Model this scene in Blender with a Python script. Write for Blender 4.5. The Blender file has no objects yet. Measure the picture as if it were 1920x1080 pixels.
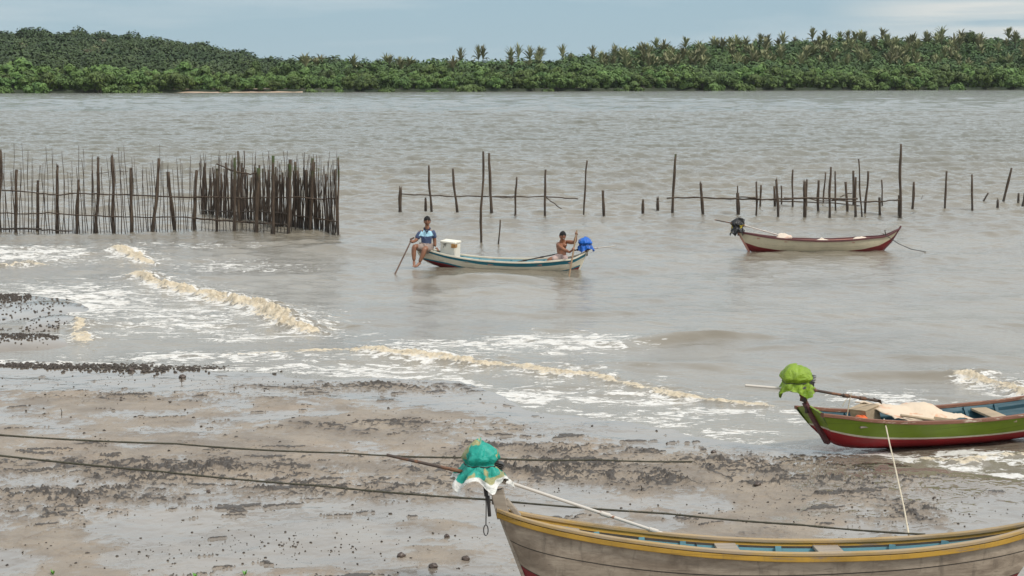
import bpy, bmesh, math, random
import numpy as np
from mathutils import Vector, Matrix

random.seed(7); np.random.seed(7)
SC = bpy.context.scene
COL = SC.collection
R = math.radians

# ------------------------------------------------------------------ camera
F = 3300.0            # focal length in photo pixels (1920 wide)
H = 5.4               # camera height above the water
PITCH = math.atan(400.0 / F)
cam_d = bpy.data.cameras.new("camera"); cam = bpy.data.objects.new("camera", cam_d); COL.objects.link(cam)
cam_d.sensor_width = 36.0; cam_d.lens = 36.0 * F / 1920.0
cam_d.clip_start = 0.1; cam_d.clip_end = 9000
cam.location = (0, 0, H); cam.rotation_euler = (math.pi / 2 - PITCH, 0, 0)
SC.camera = cam

# ------------------------------------------------------------------ world / sun
SUN_EL, SUN_AZ = R(52), R(128)      # azimuth clockwise from +Y (north)
W = bpy.data.worlds.new("World"); SC.world = W; W.use_nodes = True
nt = W.node_tree; nt.nodes.clear()
def wn(t, **k):
    n = nt.nodes.new(t)
    for a, b in k.items(): setattr(n, a, b)
    return n
wo = wn('ShaderNodeOutputWorld'); bg = wn('ShaderNodeBackground'); bg.inputs[1].default_value = 0.1
sky = wn('ShaderNodeTexSky', sky_type='NISHITA', sun_disc=False)
sky.sun_elevation = SUN_EL; sky.sun_rotation = SUN_AZ
tc = wn('ShaderNodeTexCoord'); sep = wn('ShaderNodeSeparateXYZ')
nt.links.new(tc.outputs['Generated'], sep.inputs[0])
ramp = wn('ShaderNodeValToRGB')
els = ramp.color_ramp.elements
els[0].position = 0.0; els[0].color = (.385, .535, .615, 1)
els[1].position = 1.0; els[1].color = (1.08, 1.10, 1.13, 1)
for p, c in ((.045, (.36, .515, .61)), (.085, (.68, .785, .85)), (.18, (.97, 1.05, 1.09)), (.45, (.97, 1.02, 1.05))):
    e = els.new(p); e.color = (*c, 1)
nt.links.new(sep.outputs[2], ramp.inputs[0])
# cloud texture: stretched along the horizon
mp = wn('ShaderNodeMapping'); mp.inputs['Scale'].default_value = (3.2, 3.2, 26)
nt.links.new(tc.outputs['Generated'], mp.inputs[0])
nz = wn('ShaderNodeTexNoise'); nz.inputs['Scale'].default_value = 1.7; nz.inputs['Detail'].default_value = 7; nz.inputs['Roughness'].default_value = .55
nt.links.new(mp.outputs[0], nz.inputs[0])
mr = wn('ShaderNodeMapRange'); mr.inputs[1].default_value = .45; mr.inputs[2].default_value = .72
mr.inputs[3].default_value = 0; mr.inputs[4].default_value = .62
nt.links.new(nz.outputs[0], mr.inputs[0])
mixc = wn('ShaderNodeMixRGB'); mixc.inputs[2].default_value = (.62, .70, .74, 1)
nt.links.new(mr.outputs[0], mixc.inputs[0]); nt.links.new(ramp.outputs[0], mixc.inputs[1])
# a brighter bank of cloud low in the north-north-east
dotn = wn('ShaderNodeVectorMath', operation='DOT_PRODUCT'); nrm = wn('ShaderNodeVectorMath', operation='NORMALIZE')
v = Vector((.30, 1, .031)).normalized(); dotn.inputs[1].default_value = v
nt.links.new(tc.outputs['Generated'], nrm.inputs[0]); nt.links.new(nrm.outputs[0], dotn.inputs[0])
m2 = wn('ShaderNodeMapRange', interpolation_type='SMOOTHSTEP'); m2.inputs[1].default_value = .992; m2.inputs[2].default_value = 1.0
nt.links.new(dotn.outputs['Value'], m2.inputs[0])
mp2 = wn('ShaderNodeMapping'); mp2.inputs['Scale'].default_value = (4, 4, 75)
nt.links.new(tc.outputs['Generated'], mp2.inputs[0])
nz2 = wn('ShaderNodeTexNoise'); nz2.inputs['Scale'].default_value = 1.3; nz2.inputs['Detail'].default_value = 6
nt.links.new(mp2.outputs[0], nz2.inputs[0])
m3 = wn('ShaderNodeMapRange'); m3.inputs[1].default_value = .38; m3.inputs[2].default_value = .6
nt.links.new(nz2.outputs[0], m3.inputs[0])
mul = wn('ShaderNodeMath', operation='MULTIPLY'); nt.links.new(m2.outputs[0], mul.inputs[0]); nt.links.new(m3.outputs[0], mul.inputs[1])
mixd = wn('ShaderNodeMixRGB'); mixd.inputs[2].default_value = (.74, .76, .74, 1)
nt.links.new(mul.outputs[0], mixd.inputs[0]); nt.links.new(mixc.outputs[0], mixd.inputs[1])
sc10 = wn('ShaderNodeVectorMath', operation='SCALE'); sc10.inputs['Scale'].default_value = 10.0
nt.links.new(mixd.outputs[0], sc10.inputs[0])
mixs = wn('ShaderNodeMixRGB'); mixs.inputs[0].default_value = .93
nt.links.new(sky.outputs[0], mixs.inputs[1]); nt.links.new(sc10.outputs[0], mixs.inputs[2])
nt.links.new(mixs.outputs[0], bg.inputs[0]); nt.links.new(bg.outputs[0], wo.inputs[0])

sun_d = bpy.data.lights.new("sun", 'SUN'); sun_d.energy = 2.8; sun_d.angle = R(10); sun_d.color = (1, .95, .87)
sun = bpy.data.objects.new("sun", sun_d); COL.objects.link(sun)
sdir = Vector((math.sin(SUN_AZ) * math.cos(SUN_EL), math.cos(SUN_AZ) * math.cos(SUN_EL), math.sin(SUN_EL)))
sun.rotation_euler = sdir.to_track_quat('Z', 'Y').to_euler(); sun.location = sdir * 80
SC.view_settings.view_transform = 'Standard'; SC.view_settings.look = 'None'
SC.view_settings.exposure = 0.0; SC.view_settings.gamma = 1.0
try: SC.view_settings.use_curve_mapping = False
except Exception: pass
SC.cycles.max_bounces = 6; SC.cycles.transparent_max_bounces = 8

# ------------------------------------------------------------------ geometry of the view: pixel -> place
CP, SP = math.cos(PITCH), math.sin(PITCH)
def ray(px, py):
    dx, dy = (px - 960) / F, (540 - py) / F
    return np.array((dx, CP + dy * SP, -SP + dy * CP))
def at(px, py, z=0.0):
    d = ray(px, py); t = (z - H) / d[2]
    return Vector((d[0] * t, d[1] * t, z))
def atY(px, py, Y):
    d = ray(px, py); t = Y / d[1]
    return Vector((d[0] * t, Y, H + d[2] * t))
def px_of(x, y, z=0.0):
    dz = z - H
    fw = y * CP - dz * SP; up = y * SP + dz * CP
    return 960 + F * x / fw, 540 - F * up / fw

# ------------------------------------------------------------------ noise
def vnoise(x, y, seed=0):
    xi = np.floor(x).astype(np.int64); yi = np.floor(y).astype(np.int64)
    fx = x - xi; fy = y - yi
    fx = fx * fx * fx * (fx * (fx * 6 - 15) + 10); fy = fy * fy * fy * (fy * (fy * 6 - 15) + 10)
    def h(a, b):
        n = (a * 374761393 + b * 668265263 + seed * 1442695041) & 0xffffffff
        n = ((n ^ (n >> 13)) * 1274126177) & 0xffffffff
        n = (n ^ (n >> 16)) & 0xffffffff
        n = (n * 2246822519) & 0xffffffff
        return ((n ^ (n >> 15)) & 0xffffffff) / 4294967295.0
    a = h(xi, yi); b = h(xi + 1, yi); c = h(xi, yi + 1); d = h(xi + 1, yi + 1)
    return (a + (b - a) * fx) * (1 - fy) + (c + (d - c) * fx) * fy
def fbm(x, y, oct=4, seed=0, gain=.5):
    s = np.zeros_like(x, dtype=float); a = 1.0; t = 0
    for i in range(oct):
        s += a * (vnoise(x, y, seed + i * 17) - .5) * 2; t += a
        x, y = (x * .8 - y * .6) * 2.03 + 3.1, (x * .6 + y * .8) * 2.03 - 1.7
        a *= gain
    return s / t
def sstep(a, b, x):
    t = np.clip((x - a) / (b - a), 0, 1); return t * t * (3 - 2 * t)

# ------------------------------------------------------------------ object helpers
def tag(o, label, cat, group=None, kind=None):
    o["label"] = label; o["category"] = cat
    if group: o["group"] = group
    if kind: o["kind"] = kind
    return o
def thing(name, label, cat, loc=(0, 0, 0), group=None):
    o = bpy.data.objects.new(name, None); COL.objects.link(o); o.location = loc
    o.empty_display_size = .2
    return tag(o, label, cat, group)
class MB:
    """collects geometry, links it as one mesh object"""
    def __init__(s): s.v = []; s.f = []; s.mi = []
    def add(s, vs, fs, m=0):
        o = len(s.v); s.v += [tuple(p) for p in vs]
        for f in fs: s.f.append(tuple(i + o for i in f)); s.mi.append(m)
    def box(s, c, size, rot=None, m=0):
        c = Vector(c); sx, sy, sz = [k / 2 for k in size]
        vs = [Vector((x, y, z)) for x in (-sx, sx) for y in (-sy, sy) for z in (-sz, sz)]
        if rot is not None: vs = [rot @ p for p in vs]
        s.add([p + c for p in vs], [(0, 1, 3, 2), (4, 6, 7, 5), (0, 4, 5, 1), (2, 3, 7, 6), (0, 2, 6, 4), (1, 5, 7, 3)], m)
    def tube(s, pts, rad, n=8, cap=True, m=0):
        pts = [Vector(p) for p in pts]; k = len(pts)
        if not hasattr(rad, '__len__'): rad = [rad] * k
        vs = []; up = Vector((.31, .17, .93)).normalized()
        for i, p in enumerate(pts):
            t = (pts[min(i + 1, k - 1)] - pts[max(i - 1, 0)])
            if t.length < 1e-9: t = Vector((0, 0, 1))
            t.normalize()
            ref = up if abs(t.dot(up)) < .9 else Vector((.9, .3, .1)).normalized()
            a = t.cross(ref).normalized(); b = t.cross(a)
            for j in range(n):
                an = 2 * math.pi * j / n
                vs.append(p + (a * math.cos(an) + b * math.sin(an)) * rad[i])
        fs = [(i * n + j, i * n + (j + 1) % n, (i + 1) * n + (j + 1) % n, (i + 1) * n + j) for i in range(k - 1) for j in range(n)]
        if cap:
            fs.append(tuple(range(n - 1, -1, -1))); fs.append(tuple((k - 1) * n + j for j in range(n)))
        s.add(vs, fs, m)
    def blob(s, c, r, n=8, seed=0, amp=.2, m=0, flat=0):
        rs = random.Random(seed); vs = []; c = Vector(c)
        ph = [rs.uniform(0, 6.28) for _ in range(8)]
        rings = max(4, n // 2 + 1)
        for i in range(rings + 1):
            th = math.pi * i / rings
            for j in range(n):
                a = 2 * math.pi * j / n
                k = 1 + amp * (math.sin(2 * a + ph[0] + 2 * th) + .7 * math.sin(3 * a + ph[1] - 3 * th) + .5 * math.sin(5 * th + ph[2] + a)) * .5 + rs.uniform(-amp, amp) * .3
                vs.append((c.x + r[0] * k * math.sin(th) * math.cos(a), c.y + r[1] * k * math.sin(th) * math.sin(a), c.z + r[2] * k * math.cos(th)))
        fs = [(i * n + j, (i + 1) * n + j, (i + 1) * n + (j + 1) % n, i * n + (j + 1) % n) for i in range(rings) for j in range(n)]
        s.add(vs, fs, m)
    def build(s, name, mats, parent=None, smooth=False, bevel=0):
        me = bpy.data.meshes.new(name); me.from_pydata(s.v, [], s.f)
        if not isinstance(mats, (list, tuple)): mats = [mats]
        for m in mats: me.materials.append(m)
        if len(mats) > 1: me.polygons.foreach_set('material_index', s.mi)
        if smooth: me.polygons.foreach_set('use_smooth', [True] * len(s.f))
        me.update()
        o = bpy.data.objects.new(name, me); COL.objects.link(o)
        if parent is not None:
            o.parent = parent
            o.matrix_parent_inverse = Matrix.Identity(4)
            # geometry was given in world space: bring it into the parent's space
            inv = parent_world(parent).inverted(); me.transform(inv)
        if bevel:
            b = o.modifiers.new('bevel', 'BEVEL'); b.width = bevel; b.segments = 2; b.limit_method = 'ANGLE'
        return o
def parent_world(o):
    m = o.matrix_basis.copy()
    while o.parent: o = o.parent; m = o.matrix_basis @ m
    return m
def np_mesh(name, V, Fq, mats, attrs=None, smooth=True, parent=None):
    """V (n,3) float, Fq (m,4) int"""
    me = bpy.data.meshes.new(name); n, m = len(V), len(Fq); k = Fq.shape[1]
    me.vertices.add(n); me.vertices.foreach_set('co', V.astype(np.float32).ravel())
    me.loops.add(m * k); me.loops.foreach_set('vertex_index', Fq.astype(np.int32).ravel())
    me.polygons.add(m); me.polygons.foreach_set('loop_start', np.arange(0, m * k, k, dtype=np.int32))
    me.polygons.foreach_set('loop_total', np.full(m, k, dtype=np.int32))
    me.polygons.foreach_set('use_smooth', np.full(m, smooth))
    if not isinstance(mats, (list, tuple)): mats = [mats]
    for q in mats: me.materials.append(q)
    me.update(calc_edges=True)
    for an, (dom, arr) in (attrs or {}).items():
        a = me.attributes.new(an, 'FLOAT', dom); a.data.foreach_set('value', arr.astype(np.float32).ravel())
    me.validate()
    o = bpy.data.objects.new(name, me); COL.objects.link(o)
    if parent is not None: o.parent = parent
    return o

# ------------------------------------------------------------------ materials
class NT:
    def __init__(s, name):
        s.m = bpy.data.materials.new(name); s.m.use_nodes = True; s.t = s.m.node_tree; s.t.nodes.clear()
        s.out = s.n('ShaderNodeOutputMaterial')
    def n(s, ty, **k):
        q = s.t.nodes.new(ty)
        for a, b in k.items(): setattr(q, a, b)
        return q
    def l(s, a, b): s.t.links.new(a, b)
    def val(s, sock, v):
        if hasattr(v, 'is_linked') or hasattr(v, 'links'): s.l(v, sock)
        else: sock.default_value = v
    def noise(s, scale, detail=4, rough=.55, dist=0, vec=None, out=0):
        q = s.n('ShaderNodeTexNoise'); q.inputs['Scale'].default_value = scale; q.inputs['Detail'].default_value = detail
        q.inputs['Roughness'].default_value = rough; q.inputs['Distortion'].default_value = dist
        if vec is not None: s.l(vec, q.inputs['Vector'])
        return q.outputs[out]
    def rng(s, v, a, b, c=0, d=1, smooth=True):
        q = s.n('ShaderNodeMapRange'); q.interpolation_type = 'SMOOTHSTEP' if smooth else 'LINEAR'
        s.val(q.inputs[0], v)
        for i, k in enumerate((a, b, c, d)): s.val(q.inputs[i + 1], k)
        return q.outputs[0]
    def math(s, op, a, b=0.0, clamp=False):
        q = s.n('ShaderNodeMath', operation=op, use_clamp=clamp); s.val(q.inputs[0], a); s.val(q.inputs[1], b); return q.outputs[0]
    def mix(s, f, a, b, mode='MIX'):
        q = s.n('ShaderNodeMixRGB', blend_type=mode); s.val(q.inputs[0], f)
        for i, c in ((1, a), (2, b)):
            if isinstance(c, tuple): q.inputs[i].default_value = (*c, 1) if len(c) == 3 else c
            else: s.l(c, q.inputs[i])
        return q.outputs[0]
    def coord(s, kind='Object', scale=None):
        q = s.n('ShaderNodeTexCoord').outputs[kind]
        if scale is not None:
            mpn = s.n('ShaderNodeMapping'); mpn.inputs['Scale'].default_value = scale; s.l(q, mpn.inputs[0]); q = mpn.outputs[0]
        return q
    def pos(s, scale=None):
        q = s.n('ShaderNodeNewGeometry').outputs['Position']
        if scale is not None:
            mpn = s.n('ShaderNodeMapping'); mpn.inputs['Scale'].default_value = scale; s.l(q, mpn.inputs[0]); q = mpn.outputs[0]
        return q
    def attr(s, name):
        q = s.n('ShaderNodeAttribute'); q.attribute_name = name; return q.outputs['Fac']
    def bump(s, h, strength=.3, dist=.02, normal=None):
        q = s.n('ShaderNodeBump'); q.inputs['Strength'].default_value = strength; q.inputs['Distance'].default_value = dist
        s.l(h, q.inputs['Height'])
        if normal is not None: s.l(normal, q.inputs['Normal'])
        return q.outputs[0]
    def pbr(s, color, rough=.6, normal=None, ior=None, spec=None, metal=None, sss=None):
        p = s.n('ShaderNodeBsdfPrincipled')
        if isinstance(color, tuple): p.inputs['Base Color'].default_value = (*color, 1)
        else: s.l(color, p.inputs['Base Color'])
        s.val(p.inputs['Roughness'], rough)
        if normal is not None: s.l(normal, p.inputs['Normal'])
        if ior: p.inputs['IOR'].default_value = ior
        if spec is not None: s.val(p.inputs['Specular IOR Level'], spec)
        if metal is not None: p.inputs['Metallic'].default_value = metal
        s.l(p.outputs[0], s.out.inputs[0]); return p

def mat_paint(name, c, wear=(.30, .26, .21), amt=.3, rough=.45, scale=6, streak=True, dirt=.5):
    """weathered boat paint: scuffs to bare wood, grime drips, plank-long streaks"""
    t = NT(name); co = t.coord('Object', (1, 1, 1)); cs = t.coord('Object', (.35, 1, 3.0))
    n1 = t.noise(scale, 8, .65, .2, cs); n2 = t.noise(scale * 5, 6, .7, 0, cs); n3 = t.noise(2.2, 5, .6, 0, co)
    dark = tuple(k * .62 for k in c)
    col = t.mix(t.rng(n3, .35, .7, 0, dirt), c, dark)
    n4 = t.noise(38, 4, .6, 0, t.coord('Object', (1, 1, .12)))
    col = t.mix(t.rng(n4, .55, .75, 0, .28), col, (.10, .085, .065))
    w = t.math('MULTIPLY', t.rng(n1, .56, .68), t.rng(n2, .42, .55))
    col = t.mix(t.math('MULTIPLY', w, amt), col, wear)
    sz_ = t.n('ShaderNodeSeparateXYZ'); t.l(co, sz_.inputs[0])
    ln = t.math('FRACT', t.math('ADD', t.math('MULTIPLY', t.math('ADD', sz_.outputs[2], t.math('MULTIPLY', t.math('MULTIPLY', sz_.outputs[0], sz_.outputs[0]), -.028)), 6.5), t.math('MULTIPLY', n3, .15)))
    sm_ = t.math('MULTIPLY', t.rng(ln, .0, .07, 1, 0), t.rng(n1, .40, .56, .1, .75))
    col = t.mix(sm_, col, tuple(k * .28 for k in c))
    b = t.bump(n2, .25, .006)
    t.pbr(col, t.rng(n1, .3, .7, rough, rough + .25), b); return t.m
def mat_wood(name, c, c2, rough=.75, scale=5, stretch=(.25, 3, 3), bump=.4):
    t = NT(name); cs = t.coord('Object', stretch)
    n1 = t.noise(scale, 8, .65, .4, cs); n2 = t.noise(scale * 6, 6, .7, .3, cs); n3 = t.noise(1.7, 4, .5, 0, t.coord('Object'))
    col = t.mix(t.rng(n1, .3, .7), c, c2)
    col = t.mix(t.rng(n3, .45, .75, 0, .45), col, tuple(k * .45 for k in c))
    t.pbr(col, rough, t.bump(n2, bump, .008)); return t.m
def mat_plain(name, c, rough=.6, var=.25, scale=9, bump=.0, metal=None, bs=40):
    t = NT(name); n = t.noise(scale, 5, .6, 0, t.coord('Object'))
    col = t.mix(t.rng(n, .3, .7), tuple(k * (1 - var) for k in c), tuple(min(1, k * (1 + var * .6)) for k in c))
    t.pbr(col, rough, t.bump(t.noise(bs, 5, .6, 0, t.coord('Object')), bump, .006) if bump else None, metal=metal); return t.m
def mat_two(name, a, b, scale=3, lo=.48, hi=.54, rough=.5, bump=.3, bs=14):
    t = NT(name); n = t.noise(scale, 3, .5, .4, t.coord('Object'))
    n2 = t.noise(bs, 5, .6, .3, t.coord('Object'))
    col = t.mix(t.rng(n, lo, hi), a, b); col = t.mix(t.rng(n2, .4, .75, 0, .35), col, (.9, .95, .95), 'MULTIPLY')
    t.pbr(col, rough, t.bump(n2, bump, .03)); return t.m
def mat_pole(name, c=(.034, .022, .014), c2=(.098, .067, .043), algae=False):
    t = NT(name); co = t.coord('Object', (6, 6, .8)); n = t.noise(4, 6, .6, .3, co)
    col = t.mix(t.rng(n, .35, .7), c, c2)
    p = t.n('ShaderNodeSeparateXYZ'); t.l(t.pos(), p.inputs[0])
    if algae:
        g = t.math('MULTIPLY', t.rng(p.outputs[2], 1.7, 2.3), t.rng(t.noise(3, 4, .5, 0, t.pos()), .4, .6))
        col = t.mix(g, col, (.035, .055, .012))
    wet = t.rng(p.outputs[2], .1, .45, 1, 0)
    col = t.mix(t.math('MULTIPLY', wet, .55), col, (.02, .015, .011))
    t.pbr(col, t.rng(wet, 0, 1, .8, .35), t.bump(t.noise(30, 5, .6, 0, co), .5, .01)); return t.m

# ------------------------------------------------------------------ ground: mud shore, sea bed, far bank
shore_px = [(-500, 668), (-200, 676), (0, 684), (250, 688), (420, 694), (650, 706), (860, 716), (940, 742), (985, 768), (1120, 786), (1260, 800),
            (1350, 826), (1480, 842), (1600, 852), (1700, 868), (1800, 885), (1920, 902), (2100, 930), (2500, 985)]
sh = np.array([tuple(at(*p)[:2]) for p in shore_px])
def shore_d(x, y):                       # + on land, metres towards the camera
    return np.interp(x, sh[:, 0], sh[:, 1]) - y
spit = [(at(-60, 590), 3.2, 6.0), (at(40, 585), 1.9, 3.4), (at(95, 605), 1.0, 2.0), (at(20, 640), 1.8, 1.6)]
def far_shore(x): return np.interp(x, [-220, -95, 60, 185, 400], [505, 535, 600, 640, 690])
def base_z(x, y):
    d = shore_d(x, y)
    z = np.where(d > 0, .020 * d - .0002 * d * d, .045 * d)
    z = np.maximum(z, -1.5)
    for c, rx, ry in spit:
        z = np.maximum(z, -.6 + .68 * np.exp(-(((x - c.x) / rx) ** 2 + ((y - c.y) / ry) ** 2) ** 1.5 * .5))
    fd = y - far_shore(x)
    zf = np.where(fd > 0, np.minimum(.05 * fd, 1.2), .08 * fd)
    return np.maximum(z, np.maximum(zf, -1.5))
ZONES = [(330, 905, 330, 26, .8), (120, 950, 260, 26, .9), (640, 935, 260, 22, .8), (1030, 845, 170, 12, .75), (1000, 890, 240, 26, .8), (1430, 872, 150, 20, 1.0),
         (1650, 925, 150, 26, .5), (700, 722, 230, 12, .7), (300, 745, 260, 12, .35), (90, 980, 200, 30, .5), (1180, 905, 170, 18, .8), (1720, 960, 90, 30, .6), (1560, 900, 200, 16, .8), (800, 805, 260, 14, .35)]
def rough_zone(px, py):
    r = np.zeros_like(px)
    for a, b, c, d, s in ZONES: r = np.maximum(r, s * np.exp(-((px - a) / c) ** 2 - ((py - b) / d) ** 2))
    return r
def fan_grid(Ys, us):
    Yg, Ug = np.meshgrid(Ys, us, indexing='ij'); X = Ug * Yg
    nr, nc = X.shape; i = np.arange(nr * nc).reshape(nr, nc)
    Fq = np.stack([i[:-1, :-1], i[:-1, 1:], i[1:, 1:], i[1:, :-1]], -1).reshape(-1, 4)
    return X.ravel(), Yg.ravel(), Fq, nr, nc
def mud_fields(x, y):
    px, py = px_of(x, y, 0.05)
    rz = rough_zone(px, py); d = shore_d(x, y)
    z = base_z(x, y)
    near = (y < 60) & (y > 8)
    big = fbm(x * .38, y * .42, 4, 3); mid = fbm(x * 1.3, y * 1.5, 4, 11)
    rid = 1 - np.abs(fbm(x * .85 + 3, y * .85, 5, 23, .62)) * 2       # long low ridges
    rid2 = 1 - np.abs(fbm(x * 2.6 + 3, y * 2.2, 4, 29, .62)) * 2
    fine = fbm(x * 9, y * 7, 4, 31, .6); fine2 = fbm(x * 22, y * 16, 3, 33, .6)
    rel = big * .022 + mid * .014
    rr = np.clip(rz * 1.45 + .45 * big + .06, 0, 1.2)
    crack = sstep(.90, .95, rid) * np.clip(rr + .25 * sstep(-.1, .4, mid), 0, 1); crack2 = sstep(.88, .94, rid2) * rr
    stk = fbm(x * 1.5 + .5 * mid + .25 * fine, y * 3.3 + .9 * mid + .35 * fine, 5, 37, .62)
    streak = sstep(.385, .415, stk - .16 * (1 - np.clip(rr + .35, 0, 1)))
    churn = rr * sstep(.05, .55, fine + .5 * mid)
    lump = crack * .032 + streak * .026 + crack2 * .034 + churn * .034 + rr * np.maximum(fine2, 0) * .030
    land = sstep(-.3, 1.2, d)
    zz = z + near * (rel * (.3 + .7 * land) + (lump + fine * .003) * (.12 + .88 * land))
    wet = rel + lump * .8 + fine * .0025 + fine2 * .0012
    dark = np.clip(crack * 1.0 + streak * 1.0 + crack2 * 1.0 + churn * .40 + rr * sstep(.30, .5, fine2) * .6, 0, 1)
    filmlevel = .003 + .022 * sstep(3.5, 0, d) - .009 * sstep(.3, .9, rz)
    film = sstep(.004, -.004, wet - filmlevel)
    film = np.where(d < .5, np.maximum(film, sstep(.5, 0, d)), film)
    return zz, film, dark * (near * 1.0)
YS = np.concatenate([[-60, -20, 0, 5, 9, 12], np.linspace(14, 20, 240), np.linspace(20, 34, 420)[1:], np.linspace(34, 56, 150)[1:],
                     np.geomspace(60, 480, 24), np.linspace(490, 720, 40), [900, 1400, 2500, 5000]])
us = np.concatenate([[-6, -2.5, -1.2, -.7, -.5], np.linspace(-.36, .36, 960), [.5, .7, 1.2, 2.5, 6]])
x, y, Fq, nr, nc = fan_grid(YS, us)
x = np.where(y < 5, us[np.tile(np.arange(nc), nr)] * 12, x)
gz, film, dark = mud_fields(x, y)
t = NT('wet_mud')
fa, da = t.attr('film'), t.attr('dark')
P = t.pos()
n1 = t.noise(1.1, 6, .6, .3, P); n2 = t.noise(14, 6, .65, 0, P); n3 = t.noise(55, 4, .6, 0, P)
c0 = t.mix(t.rng(n1, .35, .65), (.172, .140, .108), (.255, .210, .160))
c0 = t.mix(t.rng(t.noise(.55, 4, .6, .5, P), .5, .68, 0, .30), c0, (.30, .228, .165))
c0 = t.mix(t.rng(n2, .5, .72, 0, .4), c0, (.15, .12, .095))
c0 = t.mix(t.math('MULTIPLY', fa, .45), c0, (.165, .152, .135))
dk = t.rng(t.math('ADD', da, t.math('MULTIPLY', t.math('SUBTRACT', n2, .5), 1.3)), .40, .82)
c0 = t.mix(t.math('MULTIPLY', dk, .93, True), c0, (.042, .034, .027))
spk = t.math('MULTIPLY', t.rng(n3, .66, .72), t.rng(n2, .45, .6))
c0 = t.mix(t.math('MULTIPLY', spk, .7), c0, (.05, .04, .032))
ro = t.mix(fa, (.55, .55, .55), (.07, .07, .07)); 
hh = t.math('ADD', t.math('MULTIPLY', n2, .7), t.math('MULTIPLY', n3, .3))
bp = t.n('ShaderNodeBump'); bp.inputs['Distance'].default_value = .02
t.l(hh, bp.inputs['Height']); t.l(t.rng(fa, 0, 1, .8, .03), bp.inputs['Strength'])
pm = t.pbr(c0, ro, bp.outputs[0], ior=1.55)
MUD = t.m
ground = np_mesh('ground', np.stack([x, y, gz], -1), Fq, MUD, {'film': ('POINT', film), 'dark': ('POINT', dark)})
ground['kind'] = 'structure'
def gpt(px, py):
    """the spot of the mud shore seen at a pixel"""
    z = 0.0
    for _ in range(4):
        p = at(px, py, z); z = float(mud_fields(np.array([p.x]), np.array([p.y]))[0][0])
        z = max(z, -.05)
    return Vector((p.x, p.y, z))

# ------------------------------------------------------------------ water
CREST = [  # pixel polyline, height (m), foam, front width
    ([(214, 470, .10), (232, 474, .30), (255, 484, .30), (285, 492, .12)], 1.0),
    ([(246, 520, .12), (262, 516, .36), (300, 532, .32), (345, 545, .28), (400, 556, .28), (450, 566, .32), (490, 580, .36), (520, 592, .40), (548, 610, .46), (575, 620, .36), (592, 622, .08)], 1.0),
    ([(330, 668, .04), (640, 660, .10), (680, 662, .22), (760, 669, .22), (830, 674, .22), (900, 681, .22), (960, 690, .17), (1050, 702, .17), (1150, 716, .13), (1250, 734, .12), (1350, 750, .11), (1420, 758, .10), (1480, 764, .05)], .95),
    ([(1790, 704, .05), (1825, 708, .20), (1860, 718, .24), (1900, 735, .24), (1960, 752, .2), (2060, 770, .1)], .9),
    ([(-60, 500, .1), (0, 500, .2), (60, 494, .16), (110, 500, .05)], .6),
    ([(140, 596, .05), (158, 610, .14), (152, 640, .14), (168, 650, .05)], .85),
    ([(1700, 868, .06), (1740, 866, .12), (1800, 868, .12), (1880, 858, .12), (1960, 852, .1)], .75),
]
HUMP = [  # unbroken swells: x, y px, half-lengths (m), height
    (1350, 637, 1.1, .45, .15), (1270, 640, .9, .5, .09), (905, 525, 1.6, 1.2, .20), (960, 548, 1.3, 1.1, .12), (650, 470, 1.8, 1.4, .22), (1480, 655, 2.2, .8, .07),
    (1760, 702, 1.6, .6, .12), (1040, 585, 2.2, 1.0, .07), (1650, 670, 2.5, .9, .07), (1200, 690, 2.0, .7, .08), (60, 470, 2.5, 1.5, .15)]
FOAM = [(150, 565, 240, 48, .54), (330, 600, 260, 45, .46), (420, 500, 220, 18, .40), (420, 670, 330, 18, .50), (60, 480, 160, 22, .55), (700, 690, 330, 14, .52), (860, 650, 260, 22, .50),
        (1050, 640, 210, 22, .55), (1150, 745, 260, 26, .50), (1000, 742, 110, 22, .62), (1320, 775, 240, 30, .46), (1870, 725, 100, 24, .52), (1650, 748, 130, 22, .52), (1820, 862, 150, 20, .58),
        (1350, 810, 140, 14, .55), (620, 620, 120, 22, .42), (950, 770, 90, 14, .55), (470, 632, 150, 14, .50), (1560, 780, 150, 25, .5), (330, 460, 200, 14, .35), (1500, 640, 200, 14, .12)]
YW = np.concatenate([np.linspace(19, 24, 60), np.arange(24, 47, .045)[1:], np.arange(47, 66, .10), np.geomspace(66, 260, 760)[1:], np.geomspace(260, 700, 150)[1:]])
uw = np.linspace(-.37, .37, 1060)
x, y, Fq, nr, nc = fan_grid(YW, uw)
px, py = px_of(x, y)
cov = np.zeros_like(x); crest = np.zeros_like(x)
for a, b, c, d, s in FOAM: cov = np.maximum(cov, s * np.exp(-np.abs((px - a) / c) ** 2.5 - np.abs((py - b) / d) ** 2.5))
sd = shore_d(x, y)
cov = np.maximum(cov, .50 * np.exp(-((sd + .25) / .5) ** 2) * (y < 34))
z = np.zeros_like(x)
# wind waves (fade where the grid no longer resolves them)
fade = np.clip(1.25 - y / 260, 0, 1); calm = .38 + .75 * sstep(40, 75, y)
wav = 0
rs = random.Random(3)
for i in range(16):
    lam = .55 * 1.20 ** i; an = R(-95 + rs.uniform(-58, 58)); k = 2 * math.pi / lam
    ph = rs.uniform(0, 6.28); wob = fbm(x / (lam * 4), y / (lam * 4), 2, 40 + i)
    res = np.clip(2.0 - (np.gradient(YW).repeat(nc) * 3.2) / lam, 0, 1)
    wav = wav + .0088 * lam ** .60 * np.sin(k * (x * math.cos(an) + y * math.sin(an)) + ph + wob * 4) * res * (.5 + 1.0 * vnoise(x / (lam * 3), y / (lam * 3), 90 + i))
chop = fbm(x * 1.6, y * 1.1, 4, 5) * .026 + fbm(x * 5, y * 4.2, 3, 6) * .011 * np.clip(2 - y / 40, 0, 1)
z += (wav * (1.2 + .5 * sstep(55, 90, y)) + chop) * calm * sstep(.3, -2.5, sd)
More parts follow.
